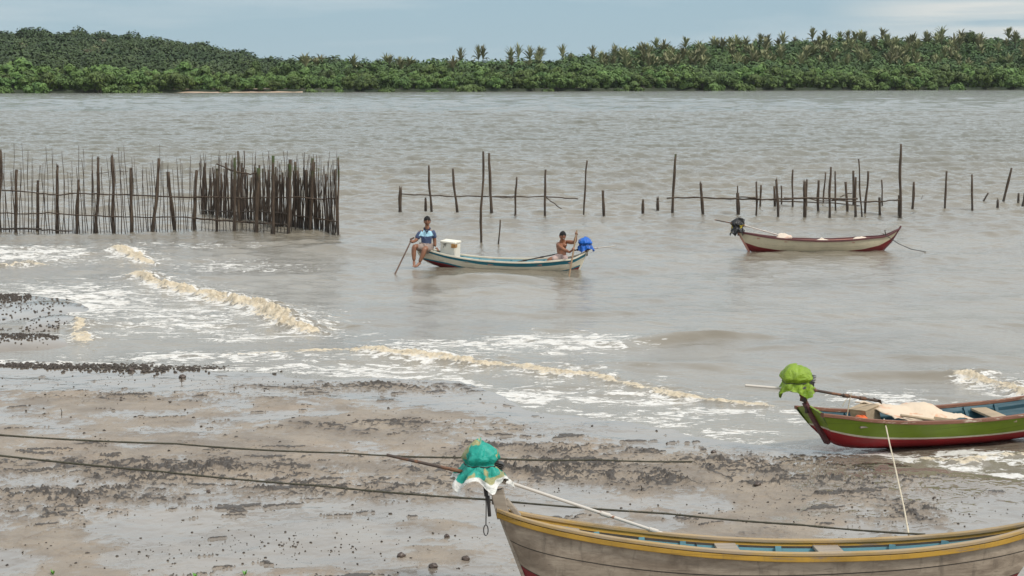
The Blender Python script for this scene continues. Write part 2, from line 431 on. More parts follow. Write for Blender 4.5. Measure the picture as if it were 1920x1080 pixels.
for a, b, lx, ly, hh_ in HUMP:
    c = at(a, b); q = (x - c.x) / lx; w = (y - c.y) / ly
    w = w + .3 * fbm(x * .8, y * .8, 2, 61); w = np.where(w < 0, w * 1.8, w)
    z += hh_ * np.exp(-q * q - w * w)
n_hi = fbm(x * 9, y * 9, 4, 71, .68); n_lo = fbm(x * 1.4, y * 1.4, 3, 77); n_mid = fbm(x * 2.2, y * 2.2, 3, 79)
for pl, fo in CREST:
    P_ = [(at(a, b), h_) for a, b, h_ in pl]
    xs_ = [p[0].x for p in P_]; ys_ = [p[0].y for p in P_]
    sel = np.where((x > min(xs_) - 3) & (x < max(xs_) + 3) & (y > min(ys_) - 3) & (y < max(ys_) + 3.5))[0]
    X, Y = x[sel] + .16 * n_lo[sel] + .05 * n_hi[sel], y[sel] + .22 * n_lo[sel] + .06 * n_hi[sel]
    best = np.full(len(sel), 9.0); hh_ = np.zeros(len(sel)); sg = np.ones(len(sel))
    for (p, h0), (q, h1) in zip(P_[:-1], P_[1:]):
        ex, ey = q.x - p.x, q.y - p.y; L2 = ex * ex + ey * ey
        tt = np.clip(((X - p.x) * ex + (Y - p.y) * ey) / L2, 0, 1)
        dx, dy = X - p.x - tt * ex, Y - p.y - tt * ey; dd = np.hypot(dx, dy)
        nx, ny = -ey, ex
        if ny < 0 or (abs(ny) < abs(nx) * .3 and nx < 0): nx, ny = -nx, -ny     # seaward side
        m = dd < best
        best = np.where(m, dd, best); hh_ = np.where(m, .46 * (h0 + (h1 - h0) * tt), hh_); sg = np.where(m, np.sign(dx * nx + dy * ny), sg)
    fr = np.where(sg > 0, np.exp(-(best / (.55 + hh_)) ** 1.5), np.exp(-(best / (.16 + .65 * hh_)) ** 2))
    hh_ = hh_ * np.clip(.90 + .8 * n_mid[sel], .2, 1.3)
    tur = 1 + .65 * n_hi[sel] * np.exp(-(best / .4) ** 2) + .35 * n_lo[sel]
    z[sel] += hh_ * fr * np.maximum(tur, .15)
    band = np.where(sg > 0, np.exp(-(best / (.05 + .30 * hh_)) ** 2), np.exp(-(best / (.10 + 1.35 * hh_)) ** 2)) * np.clip(hh_ / .06, 0, 1)
    crest[sel] = np.maximum(crest[sel], band * fo)
    trail = np.where(sg > 0, np.exp(-best / 1.6) * .55, np.exp(-best / 1.1) * .72) * np.clip(hh_ / .08, 0, 1)
    cov[sel] = np.maximum(cov[sel], np.maximum(trail * fo, crest[sel] * .80))
t = NT('silty_water')
P = t.pos(); fc, cr = t.attr('foam'), t.attr('crest')
fn = t.noise(2.7, 9, .66, 1.1, t.pos((.6, 1, 1))); fn2 = t.noise(8.5, 6, .68, .8, t.pos((.7, 1, 1)))
comb = t.math('ADD', t.math('MULTIPLY', fn, .66), t.math('MULTIPLY', fn2, .34))
lace = t.math('ADD', comb, t.math('MULTIPLY', fc, .36))
foam = t.rng(lace, .652, .715)
foam = t.math('MULTIPLY', foam, t.rng(fc, .06, .3))
cm = t.math('MULTIPLY', t.rng(t.math('ADD', cr, t.math('MULTIPLY', t.math('SUBTRACT', fn2, .5), 2.3)), .36, .66), 1.0)
body = t.mix(t.rng(t.noise(.22, 4, .55, .4, P), .35, .65), (.168, .148, .114), (.208, .184, .142))
sepn = t.n('ShaderNodeSeparateXYZ'); t.l(P, sepn.inputs[0])
body = t.mix(t.rng(sepn.outputs[1], 40, 160), body, (.118, .120, .094))
fcol = t.mix(t.rng(fn2, .3, .6), (.55, .51, .45), (.72, .71, .68))
tan = t.mix(t.rng(fn2, .30, .62), (.36, .285, .185), (.62, .535, .40))
tan = t.mix(t.rng(t.noise(17, 5, .6, .3, P), .5, .66, 0, .6), tan, (.72, .66, .55))
col = t.mix(foam, body, fcol); col = t.mix(cm, col, tan)
fall = t.math('MAXIMUM', foam, cm)
rgh = t.rng(fall, 0, 1, .08, .75, False)
w1 = t.noise(1.15, 7, .62, .35, t.pos((.6, 1.0, 1))); w2 = t.noise(5.5, 5, .62, .2, t.pos((.7, 1.1, 1))); w3 = t.noise(.17, 6, .66, .3, t.pos((.55, 1.1, 1)))
near_w = t.rng(sepn.outputs[1], 50, 130, 1, .0)
hgt = t.math('ADD', t.math('MULTIPLY', w1, .13), t.math('MULTIPLY', w2, .085))
hgt = t.math('ADD', hgt, t.math('MULTIPLY', w3, t.rng(sepn.outputs[1], 45, 200, .0, 1.1)))
shal = t.rng(sepn.outputs[1], 30, 110, .24, 1.0)
bw = t.n('ShaderNodeBump'); bw.inputs['Distance'].default_value = 1.0
t.l(hgt, bw.inputs['Height']); t.l(t.math('MULTIPLY', shal, .85), bw.inputs['Strength'])
b2 = t.bump(fn2, .5, .05); 
bf = t.n('ShaderNodeBump'); bf.inputs['Distance'].default_value = .06; t.l(t.noise(16, 6, .65, .3, P), bf.inputs['Height']); t.l(t.math('MULTIPLY', fall, .8), bf.inputs['Strength']); t.l(bw.outputs[0], bf.inputs['Normal'])
t.pbr(col, rgh, bf.outputs[0], ior=1.45)
WATER = t.m
water = np_mesh('water', np.stack([x, y, z], -1), Fq, WATER, {'foam': ('POINT', cov), 'crest': ('POINT', crest)})
water['kind'] = 'structure'

# ------------------------------------------------------------------ far shore: hills and trees
def skyline(px):     # photo row of the bare ridge behind the right-hand wood (trees add to it)
    return np.interp(px, [-400, 480, 540, 640, 900, 1050, 1150, 1300, 1500, 1700, 1920, 2400], [158, 158, 157, 154, 152, 145, 133, 120, 110, 107, 104, 101])
def left_sky(px):
    return np.interp(px, [-900, -300, 0, 150, 260, 330, 400, 450, 500, 540, 700], [101, 93, 91, 93, 101, 109, 119, 131, 143, 154, 164])
def hill_z(x, y):
    px = 960 + F * x / y
    fs = far_shore(x); d = y - fs
    # right ridge: crest about 150 m behind the bank
    top = H + (140 - skyline(px)) * (fs + 150) / F
    zr = 1.2 + (top - 1.2) * sstep(35, 150, d)
    Yl = 980.0
    tl = H + (140 - left_sky(px)) * Yl / F
    zl = np.where(px < 720, 1.2 + np.maximum(tl - 1.2, 0) * sstep(560, Yl, y) * (1 - .3 * sstep(Yl, 1500, y)), 0)
    return np.maximum(np.where(d > 0, np.maximum(zr, zl), -2), -2)
t = NT('forest_floor')
t.pbr(t.mix(t.rng(t.noise(.08, 5, .6, 0, t.pos()), .4, .6), (.018, .030, .014), (.035, .045, .022)), .95)
FLOOR = t.m
Yh = np.concatenate([np.linspace(500, 800, 90), np.linspace(810, 1300, 60), [1500, 2000]])
xh, yh, Fh, _, _ = fan_grid(Yh, np.linspace(-.55, .55, 220))
zh = hill_z(xh, yh) + 1.2 * fbm(xh * .03, yh * .03, 3, 8) * (hill_z(xh, yh) > 2) - .25
hills = np_mesh('hills', np.stack([xh, yh, zh], -1), Fh, FLOOR); hills['kind'] = 'structure'
t = NT('sand'); t.pbr(t.mix(t.rng(t.noise(.3, 4, .6, 0, t.pos()), .4, .6), (.42, .31, .22), (.50, .38, .28)), .9); SAND = t.m
sv = MB()
for k in range(41):
    pxk = 330 + k * 6.0; u_ = (pxk - 960) / F; wv = math.sin(math.pi * k / 40) ** .6
    Y0 = 500.0
    for _ in range(8): Y0 = float(far_shore(u_ * Y0)) + 1
    for dy, zz in ((-6 * wv - 4, -.25), (-1, 0.10 + .14 * wv), (10, 1.1)): sv.v.append((u_ * (Y0 + dy), Y0 + dy, zz))
sv.f = [(k * 3 + j, (k + 1) * 3 + j, (k + 1) * 3 + j + 1, k * 3 + j + 1) for k in range(40) for j in range(2)]; sv.mi = [0] * 80
tag(sv.build('sand_bank', SAND, smooth=True), 'narrow strip of pale orange sand at the waterline below the left end of the far wood', 'sand bank')
bpy.data.objects['sand_bank']['kind'] = 'structure'

def leaf_mat(name, dark, light, tip=None):
    t = NT(name); a = t.attr('tint')
    oi = t.n('ShaderNodeObjectInfo').outputs['Random']
    c = t.mix(a, dark, light)
    if tip: c = t.mix(t.rng(a, .86, .97), c, tip)
    hs = t.n('ShaderNodeHueSaturation'); t.l(c, hs.inputs['Color'])
    t.l(t.rng(oi, 0, 1, .7, 1.25, False), hs.inputs['Value']); t.l(t.rng(oi, 0, 1, .485, .515, False), hs.inputs['Hue'])
    p = t.pbr(hs.outputs[0], .6, spec=.25); return t.m
M_MANG = leaf_mat('mangrove_leaves', (.042, .082, .024), (.122, .185, .046))
M_DARK = leaf_mat('dark_leaves', (.032, .060, .019), (.090, .132, .036))
M_HILL = leaf_mat('hill_leaves', (.028, .060, .022), (.080, .118, .042), (.17, .16, .09))
M_PALM = leaf_mat('palm_fronds', (.115, .140, .058), (.30, .29, .155))
M_BARK = mat_plain('bark', (.05, .042, .034), .9)
def leaves(n, lobes, size, seed, up=.35, shell=.55, jit=.5, tv=.5):
    """many leaf-clump quads through the volume of several lobes -> (V,F,tint)"""
    r = np.random.RandomState(seed)
    w = np.array([l[3] * l[4] * l[5] for l in lobes]) ** .67; idx = r.choice(len(lobes), n, p=w / w.sum())
    L = np.array(lobes)[idx]
    d = r.normal(size=(n, 3)); d[:, 2] = d[:, 2] * .9 + .25; d /= np.linalg.norm(d, axis=1)[:, None]
    rad = shell + (1 - shell) * r.rand(n) ** .6
    rad *= 1 + .22 * np.sin(d[:, 0] * 7 + idx) * np.cos(d[:, 1] * 6 + idx * 2)
    c = L[:, :3] + d * L[:, 3:6] * rad[:, None]
    nm = d + r.normal(size=(n, 3)) * jit; nm[:, 2] += up; nm /= np.linalg.norm(nm, axis=1)[:, None]
    a = np.cross(nm, r.normal(size=(n, 3))); a /= np.linalg.norm(a, axis=1)[:, None]; b = np.cross(nm, a)
    s = size * (.55 + .9 * r.rand(n))[:, None]
    V = np.stack([c + a * s, c + b * s * .6, c - a * s * .8, c - b * s * .6], 1).reshape(-1, 3)
    Fq = np.arange(4 * n).reshape(n, 4)
    lob_t = r.rand(len(lobes))[idx]
    tint = np.clip(.15 + (.85 - tv) * lob_t + tv * r.rand(n), 0, 1)
    return V, Fq, tint
def tree_proto(name, n, h, w, seed, mat, kind):
    rs = random.Random(seed); lob = []
    if kind == 'mangrove':
        for _ in range(13):
            a = rs.uniform(0, 6.28); q = rs.uniform(0, .75) * w; zz = rs.uniform(.12, .8) * h * (1 - .35 * q / w)
            lob.append((q * math.cos(a), q * math.sin(a), zz, rs.uniform(.26, .44) * w, rs.uniform(.26, .44) * w, rs.uniform(.10, .18) * h))
    else:
        for _ in range(12):
            a = rs.uniform(0, 6.28); q = rs.uniform(0, .7) * w; zz = rs.uniform(.45, .88) * h * (1 - .18 * q / w)
            lob.append((q * math.cos(a), q * math.sin(a), zz, rs.uniform(.3, .48) * w, rs.uniform(.3, .48) * w, rs.uniform(.10, .17) * h))
    V, Fq, ti = leaves(n, lob, .40 if kind == 'mangrove' else .43, seed, .45, .72, .30, .30)
    root = thing(name, '-', 'tree')
    np_mesh('crown', V, Fq, mat, {'tint': ('FACE', ti)}, smooth=False, parent=root)
    tr = MB()
    if kind == 'mangrove':
        for k in range(5):
            a = rs.uniform(0, 6.28); q = .35 * w
            tr.tube([(q * math.cos(a), q * math.sin(a), -.4), (q * .5 * math.cos(a), q * .5 * math.sin(a), .16 * h), (q * .9 * math.cos(a + .5), q * .9 * math.sin(a + .5), .55 * h)], [.10, .09, .04], 5)
    else:
        tr.tube([(0, 0, -.5), (.1, 0, .3 * h), (.25, .1, .6 * h)], [.28, .22, .12], 6)
        for k in range(4):
            a = rs.uniform(0, 6.28); tr.tube([(.1, 0, (.3 + .05 * k) * h), (.3 * w * math.cos(a), .3 * w * math.sin(a), .6 * h), (.6 * w * math.cos(a), .6 * w * math.sin(a), .74 * h)], [.13, .09, .04], 5)
    tr.build('trunk', M_BARK, root)
    return root
def palm_proto(name, h, seed, nf=15, fl=4.6):
    r = random.Random(seed); V = []; Fq = []; ti = []
    for k in range(nf):
        a = 2 * math.pi * k / nf * 2.4 + r.uniform(-.3, .3); el = R(r.uniform(50, 88)) if k < nf * .8 else R(r.uniform(15, 45))
        p = Vector((0, 0, h)); L = fl * r.uniform(.8, 1.15); dr = r.uniform(.02, .09); tt = r.random()
        seg = 7; side = Vector((-math.sin(a), math.cos(a), 0)); prev = None
        for i in range(seg + 1):
            s = i / seg; wd = .50 * math.sin(math.pi * min(1, s * .93 + .07)) ** .7 + .03
            dirv = Vector((math.cos(a) * math.cos(el), math.sin(a) * math.cos(el), math.sin(el)))
            nrm_ = side.cross(dirv)
            lo = len(V); V += [p + side * wd - nrm_ * wd * .45, p, p - side * wd - nrm_ * wd * .45]
            if prev is not None:
                Fq += [(prev, prev + 1, lo + 1, lo), (prev + 1, prev + 2, lo + 2, lo + 1)]; ti += [tt * .8 + .2 * r.random()] * 2
            prev = lo; p = p + dirv * L / seg; el -= dr * (1 + 3.2 * s)
    root = thing(name, '-', 'palm')
    np_mesh('crown', np.array([tuple(q) for q in V]), np.array(Fq), M_PALM, {'tint': ('FACE', np.array(ti))}, smooth=False, parent=root)
    tr = MB(); tr.tube([(.25, 0, -1), (.1, 0, h * .5), (0, 0, h + .25)], [.24, .18, .17], 6); tr.build('trunk', M_BARK, root)
    return root
def dup(root, label=None, group=None):
    c = root.copy(); COL.objects.link(c)
    if label: c['label'] = label
    if group: c['group'] = group
    for ch in root.children:
        d = ch.copy(); COL.objects.link(d); d.parent = c
        for g in ch.children:
            e = g.copy(); COL.objects.link(e); e.parent = d
    return c
protoM = [tree_proto('mangrove_tree', 1500, 7.0, 4.0, 100 + i, M_MANG, 'mangrove') for i in range(4)]
protoD = [tree_proto('broadleaf_tree', 1700, 11.0, 4.2, 200 + i, M_DARK, 'tree') for i in range(4)]
protoP = [palm_proto('palm_tree', 8.0, 300 + i, 22 + i, 5.2 + .3 * i) for i in range(4)]
used = set()
def put(protos, i, x, y, z, s, rot, label, cat, group, sz=None):
    p = protos[i % len(protos)]
    if p.name in used: o = dup(p, label, group)
    else: used.add(p.name); o = p; o['label'] = label; o['group'] = group
    o['category'] = cat
    o.location = (x, y, z); o.rotation_euler = (0, 0, rot); o.scale = (s, s, sz or s); return o
rs = random.Random(11)
def zone(px): return 0 if px < 330 else 1 if px < 560 else 2 if px < 1100 else 3 if px < 1500 else 4
MZ = ['bright green mangrove on the far bank below the left hill', 'bright green mangrove on the far bank behind the sand strip', 'low bright green mangrove on the far bank in the middle of the view',
      'bushy green mangrove on the far bank right of the middle palms', 'bushy green mangrove on the far bank below the palm-covered ridge']
MG = ['mangroves below the left hill', 'mangroves behind the sand strip', 'mangroves in the middle of the far bank', 'mangroves right of the middle palms', 'mangroves below the palm ridge']
n = 0
for row, (off, step, s0) in enumerate(((1.5, 23, .92), (11, 27, 1.08), (25, 33, 1.25))):
    pxx = -50.0
    while pxx < 1980:
        u_ = (pxx - 960) / F; Y0 = 560.0
        for _ in range(8): Y0 = float(far_shore(u_ * Y0))
        yy = Y0 + off + rs.uniform(-3, 4); xx = u_ * yy; zn = zone(pxx)
        s = s0 * rs.uniform(.8, 1.2) * (np.interp(pxx, [0, 300, 480, 600, 1000, 1300, 1920], [1.12, 1.05, .85, .82, .95, 1.1, 1.15]))
        put(protoM, rs.randrange(4), xx, yy, float(hill_z(np.array([xx]), np.array([yy]))[0]) - .6, s, rs.uniform(0, 6.28), MZ[zn], 'tree', MG[zn]); n += 1
        pxx += step * rs.uniform(.7, 1.3)
# darker broadleaf trees behind
DZ = ['dark green broadleaf tree behind the mangroves at the foot of the left hill', 'dark green broadleaf tree where the left hill meets the gap in the skyline', 'dark green broadleaf tree on the low skyline between the hill and the palms',
      'dark broadleaf tree among the palms right of the middle', 'dark broadleaf tree among the palms of the right-hand ridge']
DG = ['broadleaf trees at the foot of the left hill', 'broadleaf trees by the skyline gap', 'broadleaf trees on the low skyline', 'broadleaf trees right of the middle', 'broadleaf trees on the right ridge']
for off, step in ((48, 34), (75, 36), (105, 40), (140, 36)):
    pxx = -40.0
    while pxx < 1980:
        u_ = (pxx - 960) / F; Y0 = 560.0
        for _ in range(8): Y0 = float(far_shore(u_ * Y0))
        yy = Y0 + off + rs.uniform(-10, 10); xx = u_ * yy; zn = zone(pxx)
        if not (470 < pxx < 560 and off > 60):
            s = rs.uniform(.65, 1.0) * (.95 if off < 100 else .82) * (.72 if pxx < 480 else 1)
            put(protoD, rs.randrange(4), xx, yy, float(hill_z(np.array([xx]), np.array([yy]))[0]) - .8, s, rs.uniform(0, 6.28), DZ[zn], 'tree', DG[zn])
        pxx += step * rs.uniform(.7, 1.35)
# palms: scattered over the right ridge, a few lone ones on the skyline
def palm_at(px, py_top, off, label, group, i=None, width=1.0):
    u_ = (px - 960) / F; Y0 = 560.0
    for _ in range(8): Y0 = float(far_shore(u_ * Y0))
    yy = Y0 + off; xx = u_ * yy; zt = H + (140 - py_top) * yy / F
    z0 = float(hill_z(np.array([xx]), np.array([yy]))[0]) - .4
    hh_ = max(zt - z0, 5); s = width
    sz = hh_ / (8.0 + 4.8)
    o = put(protoP, rs.randrange(4) if i is None else i, xx, yy, z0, s, rs.uniform(0, 6.28), label, 'palm', group, sz=min(sz, 1.8)); return o
PG = 'lone palms on the low skyline'
for pxx, py, lb in ((865, 92, 'feathery palm at the left end of the row on the low far skyline'), (898, 88, 'tan-fronded palm leaning beside a dark tree on the low far skyline'), (906, 87, 'tall greyish palm just right of the tan-fronded palm on the skyline'),
                    (958, 91, 'low broad palm at the left of the three skyline palms in the middle'), (972, 84, 'tallest palm of the middle skyline group, against open sky'), (993, 90, 'small thin palm standing alone against the sky right of the middle group'), (1014, 89, 'drooping palm on the skyline just left of a gap in the trees'),
                    (1054, 86, 'round-headed palm on the skyline just right of the gap'), (1110, 88, 'palm on the rising skyline left of the palm-covered ridge')):
    palm_at(pxx, py, 128, lb, PG, width=.62)
for i in range(200):
    pxx = rs.uniform(1130, 1960) if i < 182 else rs.uniform(560, 1130)
    off = rs.uniform(45, 150)
    u_ = (pxx - 960) / F; Y0 = 620.0
    for _ in range(8): Y0 = float(far_shore(u_ * Y0))
    zz = float(hill_z(np.array([u_ * (Y0 + off)]), np.array([Y0 + off]))[0])
    top = 140 - F * (zz + rs.uniform(9.3, 12.2) - H) / (Y0 + off)
    right = pxx >= 1500
    palm_at(pxx, top, off, ('olive-brown feather palm on the right-hand end of the far ridge' if right else 'olive-brown feather palm on the far ridge right of the middle' if pxx > 1130 else 'olive palm half hidden among the dark trees of the low skyline'),
            ('palms on the right ridge' if right else 'palms right of the middle' if pxx > 1130 else 'palms among the dark trees'), width=rs.uniform(.56, .80))
for pxx, py, lb in ((1228, 70, 'palm sticking up above its neighbours where the ridge begins to rise'), (1365, 68, 'brownish palm standing a little above the ridge right of the middle'), (1518, 54, 'tall palm with bristling fronds highest on the middle of the ridge'), (1540, 59, 'palm just right of the tall bristling palm on the ridge'),
                    (1648, 55, 'palm on the ridge skyline between the tall palm and the big round tree'), (1758, 53, 'slender palm on the skyline left of the big round tree'), (1882, 54, 'wide-fronded palm on the skyline right of the big round tree')):
    palm_at(pxx, py, 150, lb, 'skyline palms of the right ridge', width=.72)
u_ = (1813 - 960) / F; yy = 780; put(protoD, 1, u_ * yy, yy, float(hill_z(np.array([u_ * yy]), np.array([yy]))[0]) - 1, 1.25, 1.0, 'big round dark tree topping the right-hand ridge skyline', 'tree', 'skyline trees of the right ridge')
u_ = (573 - 960) / F; yy = 650; put(protoD, 2, u_ * yy, yy, float(hill_z(np.array([u_ * yy]), np.array([yy]))[0]) - 1, 1.05, 2.0, 'flat-topped dark tree at the left end of the low skyline beside the gap', 'tree', 'skyline trees by the gap')
# the closed canopy covering the far hill, and the one under the palms of the right ridge: each read as a mass
protoH = [leaves(420, [(0, 0, 5.2, 2.9, 2.9, 2.0), (2.2, .8, 4.2, 2.2, 2.2, 1.5), (-2.0, -.9, 4.4, 2.2, 2.2, 1.6), (.3, -1.9, 3.6, 2.2, 2.2, 1.4)], .50, 500 + i, .5, .7, .32, .22) for i in range(5)]
def canopy(name, label, inside, ys, xr, seed, mat, sc=1.0, dz=0.0):
    r = np.random.RandomState(seed); VV = []; FF = []; TT = []; off_ = 0; cnt = 0
    for yy in ys:
        pxr = xr[0]
        while pxr < xr[1]:
            q = pxr + r.uniform(-6, 6); Yq = yy + r.uniform(-3, 3); xq = (q - 960) / F * Yq
            zq = float(hill_z(np.array([xq]), np.array([Yq]))[0]); d_ = Yq - float(far_shore(np.array([xq]))[0])
            if inside(q, zq, d_):
                V0, F0, T0 = protoH[r.randint(5)]; s = sc * (r.uniform(.7, 1.25) if r.rand() < .88 or sc > 1.01 else r.uniform(1.25, 1.5)); a = r.uniform(0, 6.28); ca, sa = math.cos(a) * s, math.sin(a) * s
                VV.append(np.stack([V0[:, 0] * ca - V0[:, 1] * sa + xq, V0[:, 0] * sa + V0[:, 1] * ca + Yq, V0[:, 2] * s * r.uniform(.9, 1.25) + zq - 1.2 + dz], -1))
                FF.append(F0 + off_); pt = float(fbm(np.array([xq * .035]), np.array([Yq * .035]), 3, seed)[0]); TT.append(np.clip(T0 * .45 + .10 + .35 * r.rand() ** 2 + .55 * pt + (.25 if r.rand() < .07 else 0), 0, 1)); off_ += len(V0); cnt += 1
            pxr += 17 * 800 / yy * r.uniform(.8, 1.3)
    print(name, cnt)
    tag(np_mesh(name, np.concatenate(VV), np.concatenate(FF), mat, {'tint': ('FACE', np.concatenate(TT))}, smooth=False), label, 'wood', kind='stuff')
canopy('hill_wood', 'dense dark green wood covering the whole far hill at the left', lambda q, z, d: z > 1.8 and d > 45, np.arange(585, 1010, 7.5), (-90, 640), 5, M_HILL)
canopy('ridge_wood', 'dark closed wood filling the ground beneath the palms of the right-hand ridge', lambda q, z, d: 30 < d < 175, np.arange(620, 830, 7.5), (540, 1990), 6, M_DARK, 1.02, -.2)

# ------------------------------------------------------------------ stake fences and poles standing in the water
M_POLE = mat_pole('old_pole_wood'); M_POLEA = mat_pole('weedy_pole_wood', algae=True); M_STICK = mat_pole('dark_sticks', (.032, .022, .016), (.085, .06, .043))
rp = random.Random(21)
def pole_mesh(mb, pb, pt, w, wob=.03, jag=0, n=7, depth=.7):
    """a stake from its foot pb to its head pt; w = thickness in m"""
    k = 9; pts = []; rad = []; d = pt - pb; sd = rp.random() * 50
    dn = pb - d.normalized() * depth
    for i in range(k):
        s = i / (k - 1); p = dn.lerp(pt, s)
        o = Vector((math.sin(sd + 5 * s) + .6 * math.sin(2 * sd + 11 * s), math.cos(sd * 1.3 + 6 * s), 0)) * wob * d.length * .3 * math.sin(math.pi * s) ** .5
        pts.append(p + o); rad.append(w / 2 * (1.12 - (.24 if w > .05 else .62) * s) * (1 + .12 * math.sin(sd * 3 + 13 * s)))
    if jag:
        rad[-1] *= .9
    mb.tube(pts, rad, n)
    if jag:      # splintered head
        top = pts[-1]
        for q in range(2 + (jag > 1)):
            a = rp.uniform(0, 6.28); off = Vector((math.cos(a), math.sin(a), 0)) * w * .25
            mb.tube([top + off - Vector((0, 0, .05)), top + off + Vector((0, 0, w * rp.uniform(.35, 1.0)))], [w * .22, .004], 5)
def stake(topx, topy, bx, by, wpx, parent=None, name='post', mat=None, jag=0, wob=.03, zb=0.0):
    b = at(bx, by, zb); t_ = atY(topx, topy, b.y); w = wpx * b.y / F
    mb = MB(); pole_mesh(mb, b, t_, w, wob, jag)
    return mb.build(name, mat or M_POLE, parent, smooth=True), b, t_
def rail(pts, w, parent, Y, name='rail', k=4, mat=None):
    P_ = [atY(a, b, (Y(a) if callable(Y) else Y)) for a, b in pts]; Q = []
    for p, q in zip(P_[:-1], P_[1:]):
        for i in range(k): 
            v = p.lerp(q, i / k); v.z += rp.uniform(-.02, .02); Q.append(v)
    Q.append(P_[-1]); mb = MB(); mb.tube(Q, [w / 2 * rp.uniform(.8, 1.15) for _ in Q], 6); return mb.build(name, mat or M_POLE, parent, smooth=True)

YF = at(300, 434).y      # distance of the front row
fence = thing('stake_fence', 'long see-through fence of thin sticks tied to stout posts at the left edge', 'fence', at(180, 434))
for tx, ty, bx, by, w in ((1, 282, 0, 432, 6), (31, 318, 29, 433, 6), (71, 338, 69, 432, 5.5), (108, 310, 106, 433, 6), (147, 337, 144, 433, 6), (184, 295, 181, 434, 6), (210, 292, 214, 434, 6), (245, 315, 246, 435, 6.5),
                        (298, 297, 287, 435, 6.5), (315, 322, 327, 431, 7), (369, 319, 363, 434, 6.5)):
    stake(tx, ty, bx, by, w, fence, 'post', wob=.035, jag=rp.random() < .5)
xq = -14.0
while xq < 372:
    if min(abs(xq - b) for b in (0, 29, 69, 106, 144, 181, 214, 246, 287, 327, 363)) > 2:
        tall = rp.random()
        top = rp.uniform(292, 325) if tall < .75 else rp.uniform(268, 292)
        stake(xq - rp.uniform(-3, 12), top, xq, rp.uniform(431, 436), rp.uniform(1.4, 2.0), fence, 'stick', M_STICK, wob=.035)
    xq += rp.uniform(3.9, 6.4)
rail([(-20, 357), (40, 358), (75, 363), (112, 365), (150, 362), (190, 364), (250, 366), (320, 369), (384, 370)], .05, fence, YF - .1)
rail([(-20, 399), (50, 401), (90, 399), (140, 404), (200, 406), (270, 408), (340, 406), (380, 410)], .045, fence, YF - .1)
rail([(-20, 429), (40, 428), (78, 429)], .07, fence, YF - .1); rail([(78, 431), (135, 433)], .05, fence, YF - .1)
rail([(186, 325), (206, 322), (240, 321)], .02, fence, YF - .05, 'tie')
pen = thing('stake_pen', 'dense dark wedge of close-set stakes and brushwood closing the right end of the stick fence', 'fence', at(500, 434))
for tx, ty, bx, by, w in ((407, 316, 407, 434, 5), (440, 296, 438.5, 435, 6), (485, 315, 480, 436, 8), (512, 292, 511.5, 437, 7), (544, 299, 541, 436, 7), (634, 296, 634.5, 436, 4), (586, 297, 582, 433, 6.5)):
    stake(tx, ty, bx, by, w, pen, 'post', M_POLEA, wob=.02, jag=rp.random() < .4)
stake(446, 283, 449, 420, 4.5, pen, 'post', M_POLEA, wob=.02)
def ypen(xp): return float(np.interp(xp, [376, 470, 553, 636], [402, 416, 429, 436.5]))
ns = 0
xq = 377.0
while xq < 634:                           # the slanting back row: thick stakes
    by = ypen(xq); top = rp.uniform(303, 335)
    stake(xq + rp.uniform(-4, 3), top, xq, by, rp.uniform(2.6, 5.2) if rp.random() < .6 else rp.uniform(1.6, 2.4), pen, 'stake', M_POLEA if rp.random() < .25 else M_POLE, wob=.035); ns += 1
    xq += rp.uniform(2.9, 5.0)
brush = MB(); xq = 376.0
while xq < 632:                           # brushwood woven between the stakes
    by = ypen(xq) - rp.uniform(0, 2); b = at(xq, by); t_ = atY(xq + rp.uniform(-6, 6), rp.uniform(282, 345), b.y + .05)
    pole_mesh(brush, b, t_, rp.uniform(1.5, 2.6) * b.y / F, .06, n=5); xq += rp.uniform(1.2, 2.2)
tag(brush.build('brushwood', M_STICK, pen, smooth=True), 'tangle of thin twigs woven between the stakes', 'brushwood', kind='stuff'); 
del bpy.data.objects['brushwood']['category']
xq = 380.0
while xq < 556:
    stake(xq + rp.uniform(-6, 4), rp.uniform(300, 345) if rp.random() < .6 else rp.uniform(285, 300), xq, rp.uniform(432, 436), rp.uniform(1.2, 1.9), pen, 'stick', M_STICK, wob=.035)
    xq += rp.uniform(5, 7.5)
rail([(368, 369), (430, 371), (500, 371), (560, 370), (600, 374), (634, 371)], .05, pen, YF - .12)
rail([(366, 409), (410, 413), (470, 416), (545, 422)], .07, pen, YF - .12)
rail([(378, 394), (440, 398), (480, 396), (520, 399), (560, 405), (605, 411), (634, 415)], .05, pen, lambda a: at(a, ypen(a)).y - .12)
rail([(406, 308), (440, 322), (470, 326), (486, 323)], .06, pen, YF - .1)

pf = thing('pole_fence', 'open row of bent poles joined by one long rail behind the two men\'s boat', 'fence', at(920, 402))
for tx, ty, bx, by, w, j in ((751, 352, 750, 399, 7, 1), (804, 310, 809, 399, 4.5, 0), (849, 316, 857.5, 399.5, 4.8, 0), (917, 287, 920, 402, 5.5, 0), (969, 332, 966, 404, 4, 0), (1023, 318, 1020.5, 405, 4.4, 0)):
    stake(tx, ty, bx, by, w, pf, 'post', jag=j, wob=.045)
YP = at(920, 401).y - .08
rail([(752, 364), (800, 366), (850, 368), (905, 368), (960, 369), (1020, 369), (1052, 371), (1084, 373)], .05, pf, YP); rail([(922, 370), (950, 371), (966, 370)], .03, pf, YP - .05, 'tie')
rail([(1024, 371), (1036, 379), (1053, 391.5)], .045, pf, YP, 'brace')
SG = 'single poles standing in the water'
def single(name, label, *a, grp=SG, **k):
    r_ = thing(name, label, 'pole', at(a[2], a[3]), grp); o, b, t_ = stake(*a, parent=r_, **k); return r_
def single1(name, label, *a, grp=SG, **k):
    o, b, t_ = stake(*a, name=name, **k); o.data.transform(Matrix.Translation(-b)); o.location = b; return tag(o, label, 'pole', grp)
